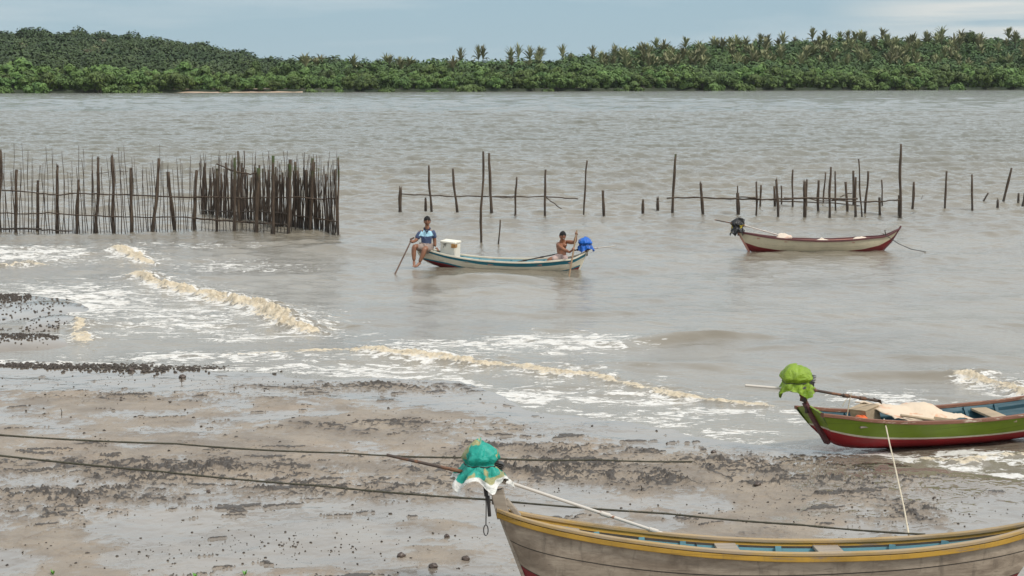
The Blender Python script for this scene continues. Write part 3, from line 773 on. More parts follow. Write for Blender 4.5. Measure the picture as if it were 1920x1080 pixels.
single1('pole', 'tallest thin pole of the middle group, its foot just behind the two men\'s boat', 906, 284, 902.5, 455, 4.6, wob=.03)
single1('pole', 'short thin stick in the water right of the tallest pole, close behind the boat', 938, 412, 935, 459, 3, wob=.03)
single1('pole', 'low split stump between the first two poles of the open pole row', 798, 373, 798, 398, 5.5, jag=2)
single1('pole', 'tall slim pole leaning right just beyond the end of the long rail', 1101, 301, 1093.5, 402, 3.4, wob=.04)
single1('pole', 'short straight post standing alone right of the middle pole row', 1130.5, 357, 1132, 403, 5.5)
single1('pole', 'leftmost of the two broken stumps left of the tall leaning post', 1205.5, 376, 1205, 403, 6, jag=2)
single1('pole', 'shorter of the two broken stumps left of the tall leaning post', 1233, 372, 1233.5, 391.5, 6, jag=2)
single1('pole', 'thick short post just right of the long railed row', 1713.5, 341, 1711.5, 389, 5.2)
single1('pole', 'upright bare post, second one right of the railed row', 1775, 321, 1771.5, 389.5, 4.2, wob=.01)
single1('pole', 'upright bare post between the leaning stick and the railed row', 1822.5, 327, 1823, 390, 4.2, wob=.01)
single1('pole', 'short stick leaning right, low over the water', 1853, 362, 1843.5, 378, 4)
single1('pole', 'squat stump at the right beneath the long leaning pole', 1871, 376, 1870.5, 388.5, 6, jag=1)
single1('pole', 'long pole leaning strongly to the right near the right edge', 1897, 315, 1881, 378.5, 5, wob=.01)
single1('pole', 'small stump right of the long leaning pole', 1910, 362, 1909.5, 381, 4.6)
single1('pole', 'dark leaning stump cut by the right edge of the view', 1922, 362, 1918, 385, 5)
single1('pole', 'tiny twig tip poking out of the water between two posts at the right', 1730.5, 366, 1727.5, 373.5, 1.8)

rf = thing('railed_stakes', 'crowded double row of broken stakes with horizontal rails behind the empty white boat', 'fence', at(1500, 402))
for tx, ty, bx, by, w, j in ((1267, 289, 1259, 403, 5.2, 0), (1314, 344, 1318, 404, 6, 2), (1383, 362, 1384, 402, 7.5, 0), (1383, 348, 1382.5, 376, 3, 0), (1418, 341, 1418.5, 405, 4, 1), (1427, 347, 1424.5, 393, 4, 0), (1452, 349, 1453, 391, 5, 0), (1455.5, 337, 1459, 406, 5.2, 1),
                             (1465, 348, 1466, 387, 3.2, 0), (1486.5, 318, 1486, 392, 3.6, 0), (1509, 340, 1509, 405, 6.4, 2), (1513, 336, 1512, 392, 4, 0), (1535, 338, 1534, 396, 5.4, 0), (1548, 323, 1543.5, 387, 3.2, 0), (1558, 313, 1555.5, 405, 4.8, 0), (1566, 321, 1566, 398, 3.6, 0),
                             (1585.5, 341, 1588.5, 400, 5, 0), (1600, 320, 1599.5, 391, 4.4, 0), (1604.5, 332, 1604, 404, 5, 0), (1610, 298, 1616, 403, 3.2, 0), (1628, 321, 1622.5, 401, 4.4, 0), (1649, 370, 1649.5, 402, 5.2, 0), (1653, 337, 1655, 387, 3, 0),
                             (1689.5, 270, 1688, 404, 5.4, 0), (1685, 366, 1684.5, 403, 3.2, 0)):
    stake(tx, ty, bx, by, w, rf, 'post', M_POLEA if (tx, ty) == (1267, 289) else M_POLE, jag=j, wob=.035)
YR = at(1450, 405).y - .1; YB = at(1500, 391).y - .1
rail([(1250, 371), (1290, 370), (1330, 371), (1380, 373), (1430, 374), (1460, 373), (1520, 372), (1560, 372), (1608, 372.5)], .07, rf, YR)
rail([(1386, 370), (1410, 370), (1430, 375)], .05, rf, YR - .04); rail([(1452, 376), (1500, 378), (1560, 381), (1612, 386)], .05, rf, YB)
rail([(1470, 371), (1510, 371), (1540, 377), (1580, 375), (1604, 372)], .05, rf, YB); rail([(1575, 370), (1586, 364.5), (1598, 362)], .04, rf, YR)
rail([(1560, 375), (1620, 378), (1660, 377), (1686, 374.5)], .06, rf, YR); 

# ------------------------------------------------------------------ boats
def cint(u, xs, ys):
    """smooth interpolation through control points"""
    xs = np.asarray(xs, float); ys = np.asarray(ys, float)
    m = np.gradient(ys, xs); i = np.clip(np.searchsorted(xs, u) - 1, 0, len(xs) - 2)
    h_ = xs[i + 1] - xs[i]; t_ = np.clip((u - xs[i]) / h_, 0, 1)
    return ((2 * t_**3 - 3 * t_**2 + 1) * ys[i] + (t_**3 - 2 * t_**2 + t_) * h_ * m[i] + (-2 * t_**3 + 3 * t_**2) * ys[i + 1] + (t_**3 - t_**2) * h_ * m[i + 1])
class Boat:
    """local frame: x along the boat (m), y across (- is the near side), z up from the waterline"""
    def __init__(s, name, label, origin, yaw, heel, U, XS, XK, ZS, ZK, B, group='wooden boats', bow=1.0):
        s.bow = bow
        s.root = thing(name, label, 'boat', origin, group); s.root.rotation_euler = (heel, 0, yaw)
        s.M = Matrix.Translation(origin) @ Matrix.Rotation(yaw, 4, 'Z') @ Matrix.Rotation(heel, 4, 'X')
        s.u = np.linspace(0, 1, 56); u = s.u
        s.xs, s.xk, s.zs, s.zk = cint(u, U, XS), cint(u, U, XK), cint(u, U, ZS), cint(u, U, ZK)
        s.b = np.maximum(cint(u, U, B), .012); s.bm = s.b.max()
    def sec(s, i, q, inset=0.0, lift=0.0):
        vb = min(1, s.b[i] / (.55 * s.bm)) ** .8
        full = .62 * (1 - (1 - q) ** 5) + .38 * q; shape = full * vb + q * (1 - vb)
        y_ = max(s.b[i] * shape - inset * min(1, q * 6), .0)
        zk = s.zk[i] + lift; z_ = zk + (s.zs[i] - zk) * q
        p_ = 1 + (s.bow - 1) * max(0.0, 1 - s.u[i] / .3)
        x_ = s.xk[i] + (s.xs[i] - s.xk[i]) * (1 - (1 - q) ** p_)
        return x_, y_, z_
    def w(s, p): return s.M @ Vector(p)
    def shell(s, name, rows, mats, inset=0, lift=0, i0=0, i1=None, end_caps=(False, False), smooth=True):
        """rows: list of (fraction array over stations, material index of strip BELOW this row)"""
        i1 = len(s.u) if i1 is None else i1; mb = MB(); n = i1 - i0; k = len(rows)
        for sd in (-1, 1):
            vs = []
            for i in range(i0, i1):
                for fr, m in rows:
                    x_, y_, z_ = s.sec(i, float(np.clip(fr[i], 0, 1)), inset, lift); vs.append(s.w((x_, sd * y_, z_)))
            o = len(mb.v); mb.v += [tuple(p) for p in vs]
            for a in range(n - 1):
                for c in range(k - 1):
                    f = (o + a * k + c, o + a * k + c + 1, o + (a + 1) * k + c + 1, o + (a + 1) * k + c)
                    mb.f.append(f if sd > 0 else f[::-1]); mb.mi.append(rows[c + 1][1])
        for e, (on, a) in enumerate(zip(end_caps, (0, n - 1))):
            if on:
                for c in range(k - 1):
                    o2 = n * k
                    f = (a * k + c, a * k + c + 1, o2 + a * k + c + 1, o2 + a * k + c); mb.f.append(f if e == 0 else f[::-1]); mb.mi.append(rows[c + 1][1])
        return mb.build(name, mats, s.root, smooth=smooth)
    def frac(s, z): z = np.asarray(z, float) * np.ones_like(s.u); return (z - s.zk) / np.maximum(s.zs - s.zk, .02)
    def strip(s, name, mat, off, dz, wd, ht, i0=0, i1=None, q=1.0, bevel=0):
        """a plank running along both sides: section wd (across) x ht (up)"""
        i1 = len(s.u) if i1 is None else i1; mb = MB()
        for sd in (-1, 1):
            ring = []
            for i in range(i0, i1):
                x_, y_, z_ = s.sec(i, q); y0 = max(y_ + off - wd, 0.0)
                y1 = y_ + off
                ring.append([s.w((x_, sd * yy, zz)) for yy, zz in ((y0, z_ + dz - ht), (y1, z_ + dz - ht), (y1, z_ + dz), (y0, z_ + dz))])
            o = len(mb.v); mb.v += [tuple(p) for r_ in ring for p in r_]
            for a in range(len(ring) - 1):
                for c in range(4):
                    f = (o + a * 4 + c, o + a * 4 + (c + 1) % 4, o + a * 4 + 4 + (c + 1) % 4, o + a * 4 + 4 + c); mb.f.append(f if sd < 0 else f[::-1]); mb.mi.append(0)
            for a in (0, len(ring) - 1): mb.f.append(tuple(o + a * 4 + c for c in range(4))); mb.mi.append(0)
        return mb.build(name, mat, s.root, bevel=bevel)
    def at_u(s, uu, q=1.0):
        i = int(round(uu * (len(s.u) - 1))); return s.sec(i, q)
    def cross(s, name, mat, uu, q, ln, th, label=None, over=0.0, tilt=0):
        """a plank across the boat"""
        x_, y_, z_ = s.at_u(uu, q); mb = MB(); rot = s.M.to_3x3() @ Matrix.Rotation(tilt, 3, 'Z')
        mb.box(s.w((x_, 0, z_)), (ln, 2 * (y_ + over), th), rot); o = mb.build(name, mat, s.root, bevel=.006)
        if label: o['label'] = label
        return o
    def deck(s, name, mat, u0, u1, q, th=.022, gap=.035):
        i0, i1 = int(u0 * 55), int(u1 * 55); mb = MB(); vs = []
        for i in range(i0, i1 + 1):
            x_, y_, z_ = s.sec(i, q); y_ = max(y_ - gap, .004)
            vs += [s.w((x_, -y_, z_)), s.w((x_, y_, z_)), s.w((x_, y_, z_ - th)), s.w((x_, -y_, z_ - th))]
        n = i1 - i0
        fs = [(4 * k + c, 4 * k + (c + 1) % 4, 4 * k + 4 + (c + 1) % 4, 4 * k + 4 + c) for k in range(n) for c in range(4)] + [(0, 1, 2, 3), tuple(4 * n + c for c in (3, 2, 1, 0))]
        mb.add(vs, fs); return mb.build(name, mat, s.root)
    def ribs(s, mat, us, w=.05):
        for uu in us:
            i = int(round(uu * (len(s.u) - 1)))
            mb = MB()
            for sd in (-1, 1):
                pr = [s.sec(i, q, .05 * min(1, q * 3), .05) for q in (0, .2, .4, .65, .93)]; pr[0] = (pr[0][0], -.03, pr[0][2])
                for a, c in zip(pr[:-1], pr[1:]):
                    p, q_ = s.w((a[0], sd * a[1], a[2])), s.w((c[0], sd * c[1], c[2]))
                    d = q_ - p; mid = (p + q_) / 2
                    rot = d.to_track_quat('Z', 'Y').to_matrix(); mb.box(mid, (w, .045, d.length * 1.05), rot)
            mb.build('rib', mat, s.root)
    def post(s, name, mat, pts, wx, wy, label=None):
        """squared timber through local points"""
        mb = MB()
        for p, q in zip(pts[:-1], pts[1:]):
            P_, Q_ = s.w(p), s.w(q); d = Q_ - P_; d.normalize(); side = (s.M.to_3x3() @ Vector((0, 1, 0))); f = side.cross(d).normalized()
            vs = []
            for c in (P_, Q_):
                for a, e in ((-1, -1), (1, -1), (1, 1), (-1, 1)): vs.append(c + f * a * wx / 2 + side * e * wy / 2)
            mb.add(vs, [(0, 1, 2, 3), (7, 6, 5, 4), (0, 4, 5, 1), (1, 5, 6, 2), (2, 6, 7, 3), (3, 7, 4, 0)])
        o = mb.build(name, mat, s.root, bevel=.008)
        if label: o['label'] = label
        return o

M_WHITE = mat_paint('worn_white_paint', (.64, .59, .47), (.22, .18, .13), .55, .5, 5, dirt=.35)
M_CREAM = mat_paint('worn_cream_paint', (.60, .53, .38), (.30, .22, .15), .5, .5, 4, dirt=.35)
M_RED = mat_paint('dark_red_paint', (.19, .018, .022), (.06, .02, .02), .7, .4, 5)
M_RED2 = mat_paint('bright_red_paint', (.33, .012, .020), (.09, .02, .02), .55, .38, 5)
M_TEAL = mat_paint('teal_paint', (.010, .155, .215), (.06, .10, .10), .5, .45, 6)
M_TEALL = mat_paint('pale_teal_paint', (.10, .25, .30), (.22, .20, .15), .6, .55, 6)
M_TEALD = mat_paint('dark_teal_paint', (.022, .078, .105), (.10, .10, .08), .6, .55, 6)
M_GREEN = mat_paint('green_paint', (.165, .245, .010), (.10, .12, .03), .35, .35, 4, dirt=.45)
M_YELL = mat_paint('yellow_paint', (.42, .24, .028), (.22, .15, .09), 1.3, .55, 4, dirt=.9)
M_YELLW = mat_wood('worn_yellow_wood', (.40, .255, .075), (.30, .24, .175), .7, 4, (.3, 2.5, 2.5))
t = NT('weathered_planks'); co = t.coord('Object'); g1 = t.noise(3.0, 8, .68, .5, t.coord('Object', (.6, 2, 2.4))); g2 = t.noise(16, 6, .7, .3, t.coord('Object', (.25, 2, 3))); g3 = t.noise(2.3, 6, .62, .4, co); g4 = t.noise(9, 5, .6, .3, t.coord('Object', (1.4, 1, .18)))
c_ = t.mix(t.rng(g1, .34, .66), (.43, .355, .275), (.235, .185, .138)); c_ = t.mix(t.rng(g3, .48, .66, 0, .55), c_, (.155, .115, .082)); c_ = t.mix(t.rng(g4, .55, .72, 0, .5), c_, (.11, .088, .066))
c_ = t.mix(t.rng(g2, .58, .70, 0, .5), c_, (.09, .07, .052)); t.pbr(c_, .78, t.bump(g2, .5, .008)); M_WEATH = t.m
M_GREYW = mat_wood('grey_wood', (.36, .31, .25), (.22, .18, .14), .8, 6, (.3, 3, 3))
M_RAWW = mat_wood('bare_board', (.46, .36, .24), (.33, .25, .16), .75, 5, (.3, 3, 3))
M_BROWNG = mat_paint('flaking_brown_paint', (.20, .085, .050), (.48, .42, .34), 1.6, .6, 8)
M_PINK = mat_paint('faded_pink_paint', (.46, .22, .17), (.40, .32, .25), .7, .6, 6)
M_MAROON = mat_paint('maroon_paint', (.10, .028, .03), (.22, .12, .09), .6, .5, 6)
M_SEAMSHADE = mat_plain('seam_and_gap_shade', (.05, .042, .034), .9)  # hull plank seams, and the painted shade gap inside the near boat
M_IRON = mat_plain('dark_iron', (.028, .025, .024), .55, .4, 12, .3)
M_RUST = mat_two('rusty_iron', (.055, .038, .030), (.17, .075, .035), 7, .45, .6, .7)
M_STEEL = mat_two('white_tube', (.50, .46, .41), (.26, .13, .08), 9, .60, .68, .5, .1)
M_BLACKP = mat_plain('black_plastic', (.012, .012, .013), .35, .3, 8, .6, bs=9)
M_ROPED = mat_plain('dark_rope', (.055, .052, .035), .9, .4, 40, .6, bs=120)
M_ROPEL = mat_plain('pale_rope', (.55, .48, .36), .9, .25, 40, .6, bs=120)
ONE = np.ones(56)

# covers tied over engines: cloth gathered at a cord, with a flared ragged skirt
def cloth_cover(name, mat, parent, c, r, h, seed, skirt=1.25, tie=.36, lean=(0, 0), corners=4, top=.75, boxy=.0, amp=1.0):
    c = Vector(c); n, m = 72, 40; rs_ = np.random.RandomState(seed); ph = rs_.uniform(0, 6.28, 10)
    a = np.linspace(0, 2 * np.pi, n, endpoint=False)[None, :]; v_ = np.linspace(0, 1, m)[:, None]     # v 0 top .. 1 hem
    t1 = 1 - tie
    prof = np.where(v_ < t1, np.sin(np.clip(v_ / t1 * 1.10, 0, 1) * np.pi / 2) ** top * (1 - .20 * sstep(.72, 1.0, v_ / t1)), 0)
    prof = np.where(v_ >= t1, .80 + (skirt - .80) * ((v_ - t1) / max(tie, .01)) ** .8, prof)
    sq = (np.abs(np.cos(a)) ** 4 + np.abs(np.sin(a)) ** 4) ** -.25
    rad = prof * (1 + boxy * (sq - 1))
    fold = (.075 * np.sin(5 * a + ph[0] + 4 * v_) + .07 * np.sin(9 * a + ph[1] - 5 * v_) + .05 * np.sin(17 * a + ph[2] + 9 * v_) + .05 * np.abs(np.sin(6.5 * a + ph[3] + 7 * v_)))
    nz_ = fbm((np.cos(a) * 2.6 + v_ * 2.0 + seed) * np.ones_like(a + v_), (np.sin(a) * 2.6 - v_ * 3.1) * np.ones_like(a + v_), 4, seed, .6)
    rdg = 1 - np.abs(fbm((np.cos(a) * 2.2 + seed) + v_ * 1.6, np.sin(a) * 2.2 + v_ * 2.6, 4, seed + 5, .55)) * 2
    rad = rad * (1 + fold * (.25 + .9 * sstep(.4, 1, v_)) + amp * (.42 * nz_ + .16 * (rdg - .6)) * sstep(.02, .3, v_))
    hem = (np.abs(((a * corners / (2 * np.pi) + ph[4]) % 1) - .5) * 2) ** 1.5 - .4
    zz = h * (1 - v_) + np.where(v_ > t1, -h * .34 * hem * ((v_ - t1) / max(tie, .01)) ** 1.5, 0) + .04 * h * nz_
    zz = zz - h * .18 * np.clip(1 - v_ / .25, 0, 1) * (.3 * np.cos(a + ph[5]))
    X = c.x + r[0] * rad * np.cos(a) + lean[0] * (1 - v_); Y = c.y + r[1] * rad * np.sin(a) + lean[1] * (1 - v_); Z = c.z + zz
    V = np.stack([X, Y, Z], -1).reshape(-1, 3); i = np.arange(n * m).reshape(m, n); j = np.roll(i, -1, 1)
    Fq = np.stack([i[:-1], i[1:], j[1:], j[:-1]], -1).reshape(-1, 4)
    V = V - np.array(parent.location)
    o = np_mesh(name, V, Fq, mat, {'hem': ('POINT', np.repeat(v_.ravel(), n))}, True, parent)
    k = int(t1 * m); ring = [(V[k * n + q][0] * 1.0, V[k * n + q][1], V[k * n + q][2]) for q in range(0, n, 3)]
    mb = MB(); pr = Vector(parent.location); ctr = sum((Vector(p) for p in ring), Vector()) / len(ring)
    rr_ = [Vector(p) + (Vector(p) - ctr).normalized() * .006 + pr for p in ring]; mb.tube(rr_ + [rr_[0]], .006, 5)
    mb.build('cord', M_IRON, o).matrix_parent_inverse = Matrix.Identity(4)
    return o
def cover_mat(name, a, b, hem=None, scale=3.0, lo=.5, hi=.56, rough=.5):
    t = NT(name); co = t.coord('Object'); n = t.noise(scale, 2, .5, .5, co); n2 = t.noise(9, 6, .65, .6, co)
    col = t.mix(t.rng(n, lo, hi), a, b)
    if hem: col = t.mix(t.rng(t.attr('hem'), .86, .88), col, hem)
    col = t.mix(t.rng(n2, .42, .7, 0, .5), col, tuple(k * .34 for k in a))  # shade of the folds, painted as darker blotches in the sheet colour
    t.pbr(col, rough, t.bump(t.math('ABSOLUTE', t.math('SUBTRACT', t.noise(6, 6, .6, .8, co), .5)), .8, .05)); return t.m
M_CTEAL = cover_mat('teal_sheet', (.004, .31, .24), (.34, .32, .14), (.70, .68, .64), 4.6, .535, .565)
M_CGREEN = cover_mat('lime_sheet', (.21, .33, .014), (.15, .26, .011), None, 2.5)
M_CBLUE = cover_mat('blue_sheet', (.002, .115, .52), (.004, .09, .40), None, 2.5, rough=.4)
M_CBLACK = cover_mat('black_bag', (.016, .017, .019), (.60, .46, .02), None, 4.2, .60, .63, .3)

def motor(label, boat_head, eng, tip, shaft_end, cover, cr, ch, seed, tube_r=.022, shaft_mat=None, tail_mat=None, cover_label=None, skirt=1.25, c_off=(0, 0, -.08), corners=4, boxy=.2, tie=.36, top=.75, lean=(0, 0), cfrac=1.0, amp=1.0):
    """long-tail engine balanced on the stern: eng = pivot under the engine, tip = free end of the tail, shaft_end = end lying in the boat"""
    eng, tip, shaft_end, boat_head = Vector(eng), Vector(tip), Vector(shaft_end), Vector(boat_head)
    r_ = thing('longtail_motor', label, 'boat motor', eng, 'long-tail motors')
    d = (shaft_end - eng).normalized(); dt = (tip - eng).normalized(); s = cr[0] / .28
    e = MB(); rot = d.to_track_quat('X', 'Z').to_matrix(); up = rot @ Vector((0, 0, 1))
    e.box(eng + up * .14 * s, (.34 * s, .24 * s, .20 * s), rot); e.box(eng + up * .30 * s, (.20 * s, .20 * s, .14 * s), rot)
    for k in range(5): e.box(eng + up * (.23 + .028 * k) * s + rot @ Vector((.05, 0, 0)), (.24 * s, .25 * s, .010), rot)
    side = rot @ Vector((0, 1, 0)); e.tube([eng + up * .16 * s + side * .12 * s, eng + up * .16 * s + side * .17 * s], .085 * s, 14); e.tube([eng + up * .15 * s - side * .12 * s, eng + up * .15 * s - side * .2 * s, eng + up * .08 * s - side * .2 * s - d * .12], .022, 8)
    e.build('engine', M_IRON, r_, bevel=.01)
    m_ = MB(); m_.tube([boat_head - Vector((0, 0, .14)), boat_head, eng - up * .01], [.026, .03, .034], 10); m_.box(eng + up * .02, (.42 * s, .12 * s, .035), rot); m_.box((boat_head + eng) / 2, (.07, .10, .10), rot)
    m_.build('mount', M_RUST, r_, bevel=.006)
    sh_ = MB(); a = eng + up * .06 + d * .12; sh_.tube([a, a + d * .10], tube_r * 1.8, 12); sh_.tube([a + d * .10, a.lerp(shaft_end, .35) , a.lerp(shaft_end, .36), shaft_end], tube_r, 12)
    for f in (.55, .8): 
        p = a.lerp(shaft_end, f); sh_.tube([p - d * .05, p + d * .05], tube_r * 1.45, 12)
    so = sh_.build('drive_shaft', shaft_mat or M_STEEL, r_, smooth=False)
    pm_ = MB(); pm_.tube([shaft_end - d * .03, shaft_end + d * .06], tube_r * 1.2, 10)
    q1 = d.cross(Vector((0, 0, 1))).normalized(); q2 = d.cross(q1)
    for k in range(2):
        sg_ = 1 if k else -1; p = shaft_end + d * .03
        pm_.add([p + q2 * .015, p + q1 * sg_ * .09 + q2 * .035 + d * .02, p + q1 * sg_ * .10 - q2 * .03 - d * .02, p - q2 * .015, p + q2 * .015 + d * .008, p + q1 * sg_ * .09 + q2 * .035 + d * .028, p + q1 * sg_ * .10 - q2 * .03 - d * .012, p - q2 * .015 + d * .008], [(0, 1, 2, 3), (7, 6, 5, 4), (0, 4, 5, 1), (1, 5, 6, 2), (2, 6, 7, 3), (3, 7, 4, 0)])
    pm_.build('propeller', M_RUST, so)
    tl = MB(); a = eng + up * .04 + dt * .08; tl.tube([a, a.lerp(tip, .3), a.lerp(tip, .31), tip], [tube_r * 1.2, tube_r * 1.2, tube_r, tube_r * .95], 10)
    tl.build('tiller', tail_mat or M_RUST, r_)
    co_ = cloth_cover('cover', cover, r_, eng + Vector(c_off), cr, ch, seed, skirt, corners=corners, boxy=boxy, tie=tie, top=top, lean=lean, amp=amp)
    if cover_label: co_['label'] = cover_label
    return r_

def rope(name, label, pts, rad, mat, k=14, group=None, sag=0.0, n=6, lumps=.15):
    P_ = [Vector(p) for p in pts]; Q = []
    for p, q in zip(P_[:-1], P_[1:]):
        for i in range(k):
            s_ = i / k; v = p.lerp(q, s_); v.z -= sag * 4 * s_ * (1 - s_); Q.append(v)
    Q.append(P_[-1]); rr = random.Random(len(Q)); mb = MB(); mb.tube(Q, [rad * rr.uniform(1 - lumps, 1 + lumps) for _ in Q], n)
    o = mb.build(name, mat, smooth=True); return tag(o, label, 'rope', group)

# ---- boat with the two men
O1 = at(940, 509); O1.y += .45; O1.z = 0; s1 = F / O1.y
def L1(px): return (px - 940) / s1
B1 = Boat('fishing_boat', 'white wooden boat with teal inside and red forefoot carrying two men', O1, 0, R(0), [0, .06, .15, .3, .5, .7, .85, .95, 1],
          [L1(782), L1(800), L1(830), L1(880), L1(940), L1(1000), L1(1050), L1(1080), L1(1100)],
          [L1(836), L1(842), L1(858), L1(890), L1(940), L1(1000), L1(1045), L1(1068), L1(1084)],
          [.62, .565, .455, .33, .255, .245, .29, .35, .48], [.05, -.02, -.10, -.16, -.18, -.18, -.15, -.12, -.04], [.05, .20, .35, .47, .53, .52, .42, .28, .05], bow=3.0)
ux = B1.xs; ppx = ux * s1 + 940
zr = np.interp(ppx, [782, 800, 830, 865, 900, 1040, 1070, 1100], [.30, .26, .19, .06, -.08, -.08, -.02, .10]); zt = zr + .05
st_ = np.interp(ppx, [782, 800, 830, 870, 900, 1000, 1100], [.05, .06, .07, .085, .10, .115, .11])
B1.shell('hull', [(0 * ONE, 0), (B1.frac(zr) * .5, 0), (B1.frac(zr), 0), (np.clip(B1.frac(zt), 0, .8), 1), (.5 * (np.clip(B1.frac(zt), 0, .8) + B1.frac(B1.zs - st_)), 2), (B1.frac(B1.zs - st_), 2), (ONE, 1)], [M_RED, M_TEAL, M_WHITE])
B1.shell('lining', [(ONE * a, 0) for a in (.02, .12, .3, .6, .995)], M_TEALL, .03, .06)
B1.strip('gunwale', M_WHITE, .02, .035, .06, .045, bevel=.006)
B1.strip('inner_rail', M_TEAL, -.035, 0, .025, .06, 8, 48, .86)
B1.ribs(M_TEAL, (.25, .36, .46, .56, .66, .76, .86))
for uu, lb in ((.30, None), (.44, None), (.72, None), (.90, None)): B1.cross('thwart', M_PINK if uu > .4 else M_GREYW, uu, .84, .20, .03)
B1.deck('fore_deck', M_TEALD, .03, .17, .93)
B1.post('stern_post', M_WHITE, [(L1(1085), 0, -.05), (L1(1099), 0, .44), (L1(1104), 0, .56)], .05, .07)
B1.post('stem_post', M_WHITE, [B1.sec(0, q_)[:1] + (0, B1.sec(0, q_)[2]) for q_ in (.02, .15, .3, .5, .75, 1.04)], .03, .05)

# ---- empty white boat on the right
O2 = at(1540, 474); O2.y += .45; O2.z = 0; s2 = F / O2.y
def L2(px): return (px - 1540) / s2
B2 = Boat('fishing_boat', 'empty cream boat with maroon rail and dark red bottom, moored by the railed stakes', O2, 0, R(-2), [0, .06, .2, .4, .6, .8, .92, 1],
          [L2(1388), L2(1405), L2(1448), L2(1510), L2(1570), L2(1630), L2(1668), L2(1691)], [L2(1406), L2(1416), L2(1450), L2(1510), L2(1570), L2(1625), L2(1650), L2(1662)],
          [.60, .55, .44, .36, .35, .42, .50, .69], [.05, -.02, -.10, -.14, -.14, -.12, -.04, .02], [.05, .22, .42, .50, .50, .38, .18, .02])
px2 = B2.xs * s2 + 1540
zr2 = np.interp(px2, [1388, 1420, 1460, 1520, 1570, 1620, 1660, 1685, 1692], [.29, .15, .055, .01, .01, .08, .20, .38, .55])
B2.shell('hull', [(0 * ONE, 0), (B2.frac(zr2) * .5, 0), (B2.frac(zr2), 0), (.45 + .55 * B2.frac(zr2), 1), (.75 + .25 * B2.frac(zr2), 1), (ONE, 1)], [M_RED, M_CREAM])
B2.shell('lining', [(ONE * a, 0) for a in (.02, .12, .3, .6, .995)], M_PINK, .03, .06)
B2.strip('gunwale', M_MAROON, .025, .03, .06, .055, bevel=.006)
B2.ribs(M_PINK, (.2, .35, .5, .65, .8))
for uu in (.12, .3, .7): B2.cross('thwart', M_PINK, uu, .86, .18, .03)
B2.post('stem_post', M_MAROON, [(L2(1660), 0, .02), (L2(1676), 0, .30), (L2(1694), 0, .78)], .05, .06)
B2.post('stern_post', M_PINK, [(L2(1410), 0, -.05), (L2(1391), 0, .50), (L2(1386), 0, .66)], .06, .09)
def lump(name, label, cat, c, r, mat, seed, group=None, amp=.25, flatz=.0):
    mb = MB(); mb.blob((0, 0, 0), r, 20, seed, amp); o = mb.build(name, mat, smooth=True); o.location = c; return tag(o, label, cat, group)
M_SACK = mat_two('pale_net_cloth', (.66, .56, .46), (.58, .36, .27), 5, .56, .64, .9, .5, 22)
x_, y_, z_ = B2.at_u(.33, .9); lump('net_bundle', 'white bundle lying in the stern half of the moored cream boat', 'bundle', B2.w((L2(1474), .0, .41)), (.26, .2, .13), M_SACK, 4, 'bundles in the cream boat')
lump('net_bundle', 'flatter white bundle lying amidships in the moored cream boat', 'bundle', B2.w((L2(1546), .05, .28)), (.24, .2, .11), M_SACK, 5, 'bundles in the cream boat')
lump('net_bundle', 'low grey-white bundle near the bow of the moored cream boat', 'bundle', B2.w((L2(1620), .05, .33)), (.3, .18, .11), M_SACK, 6, 'bundles in the cream boat')
yc2 = O2.y
motor('long-tail engine under a black and yellow bag on the moored cream boat', B2.w((L2(1388), 0, .62)), atY(1385, 424, yc2), atY(1340, 412, yc2), atY(1468, 443, yc2), M_CBLACK, (.20, .18), .46, 3, .018, M_STEEL, M_RUST, 'black plastic bag with yellow print', 1.05, (-.04, 0, -.22), 5, .1, .45)
mb = MB(); o_ = atY(1659, 431, O2.y - .1); b_ = atY(1662, 441, O2.y - .1); mb.tube([b_ - Vector((0, 0, .1)), o_], .015, 6); tag(mb.build('mooring_stick', M_STICK), 'thin stick standing in the bow of the moored cream boat', 'stick')
pts = [atY(1655, 438, O2.y - .42), atY(1664, 443, O2.y - .45), atY(1685, 457, O2.y - .5), atY(1708, 467, O2.y - .5), atY(1736, 472.3, at(1736, 473).y)]
rope('mooring_rope', 'thin rope running from the cream boat down into the water at its right', pts, .012, M_IRON, 8)

# ---- green boat half aground
yaw3 = R(20)
O3 = at(1640, 846, .0); O3.y += .10; O3.z = .03; s3 = F / O3.y
C3 = math.cos(yaw3)
def L3(px): return (px - 1640) / s3 / C3
B3 = Boat('fishing_boat', 'green boat with white stripe and red bottom, grounded at the water\'s edge', O3, yaw3, R(-2), [0, .05, .15, .3, .45, .6, .75, .9, 1],
          [L3(1508), L3(1540), L3(1590), L3(1680), L3(1780), L3(1880), L3(1990), L3(2120), L3(2230)], [L3(1548), L3(1562), L3(1600), L3(1685), L3(1780), L3(1880), L3(1980), L3(2090), L3(2170)],
          [.60, .565, .50, .43, .405, .41, .46, .62, .85], [.15, .09, .02, -.03, -.06, -.06, -.02, .10, .35], [.40, .45, .53, .62, .66, .65, .55, .32, .03])
f0, f1 = .44 * ONE, .50 * ONE
rows3 = [(0 * ONE, 0), (.08 * ONE, 0), (.2 * ONE, 0), (f0, 0), (f1, 1), (.8 * ONE, 2), (ONE, 2)]
B3.shell('hull', rows3, [M_RED2, M_WHITE, M_GREEN])
B3.shell('lining', [(ONE * a, 0) for a in (.02, .12, .3, .6, .995)], M_TEALD, .035, .06)
B3.strip('gunwale', M_BROWNG, .02, .03, .075, .05, bevel=.008); B3.strip('inner_rail', M_TEALD, -.04, 0, .03, .06, 6, 50, .84)
B3.ribs(M_TEALD, (.2, .3, .4, .5, .6, .7, .8))
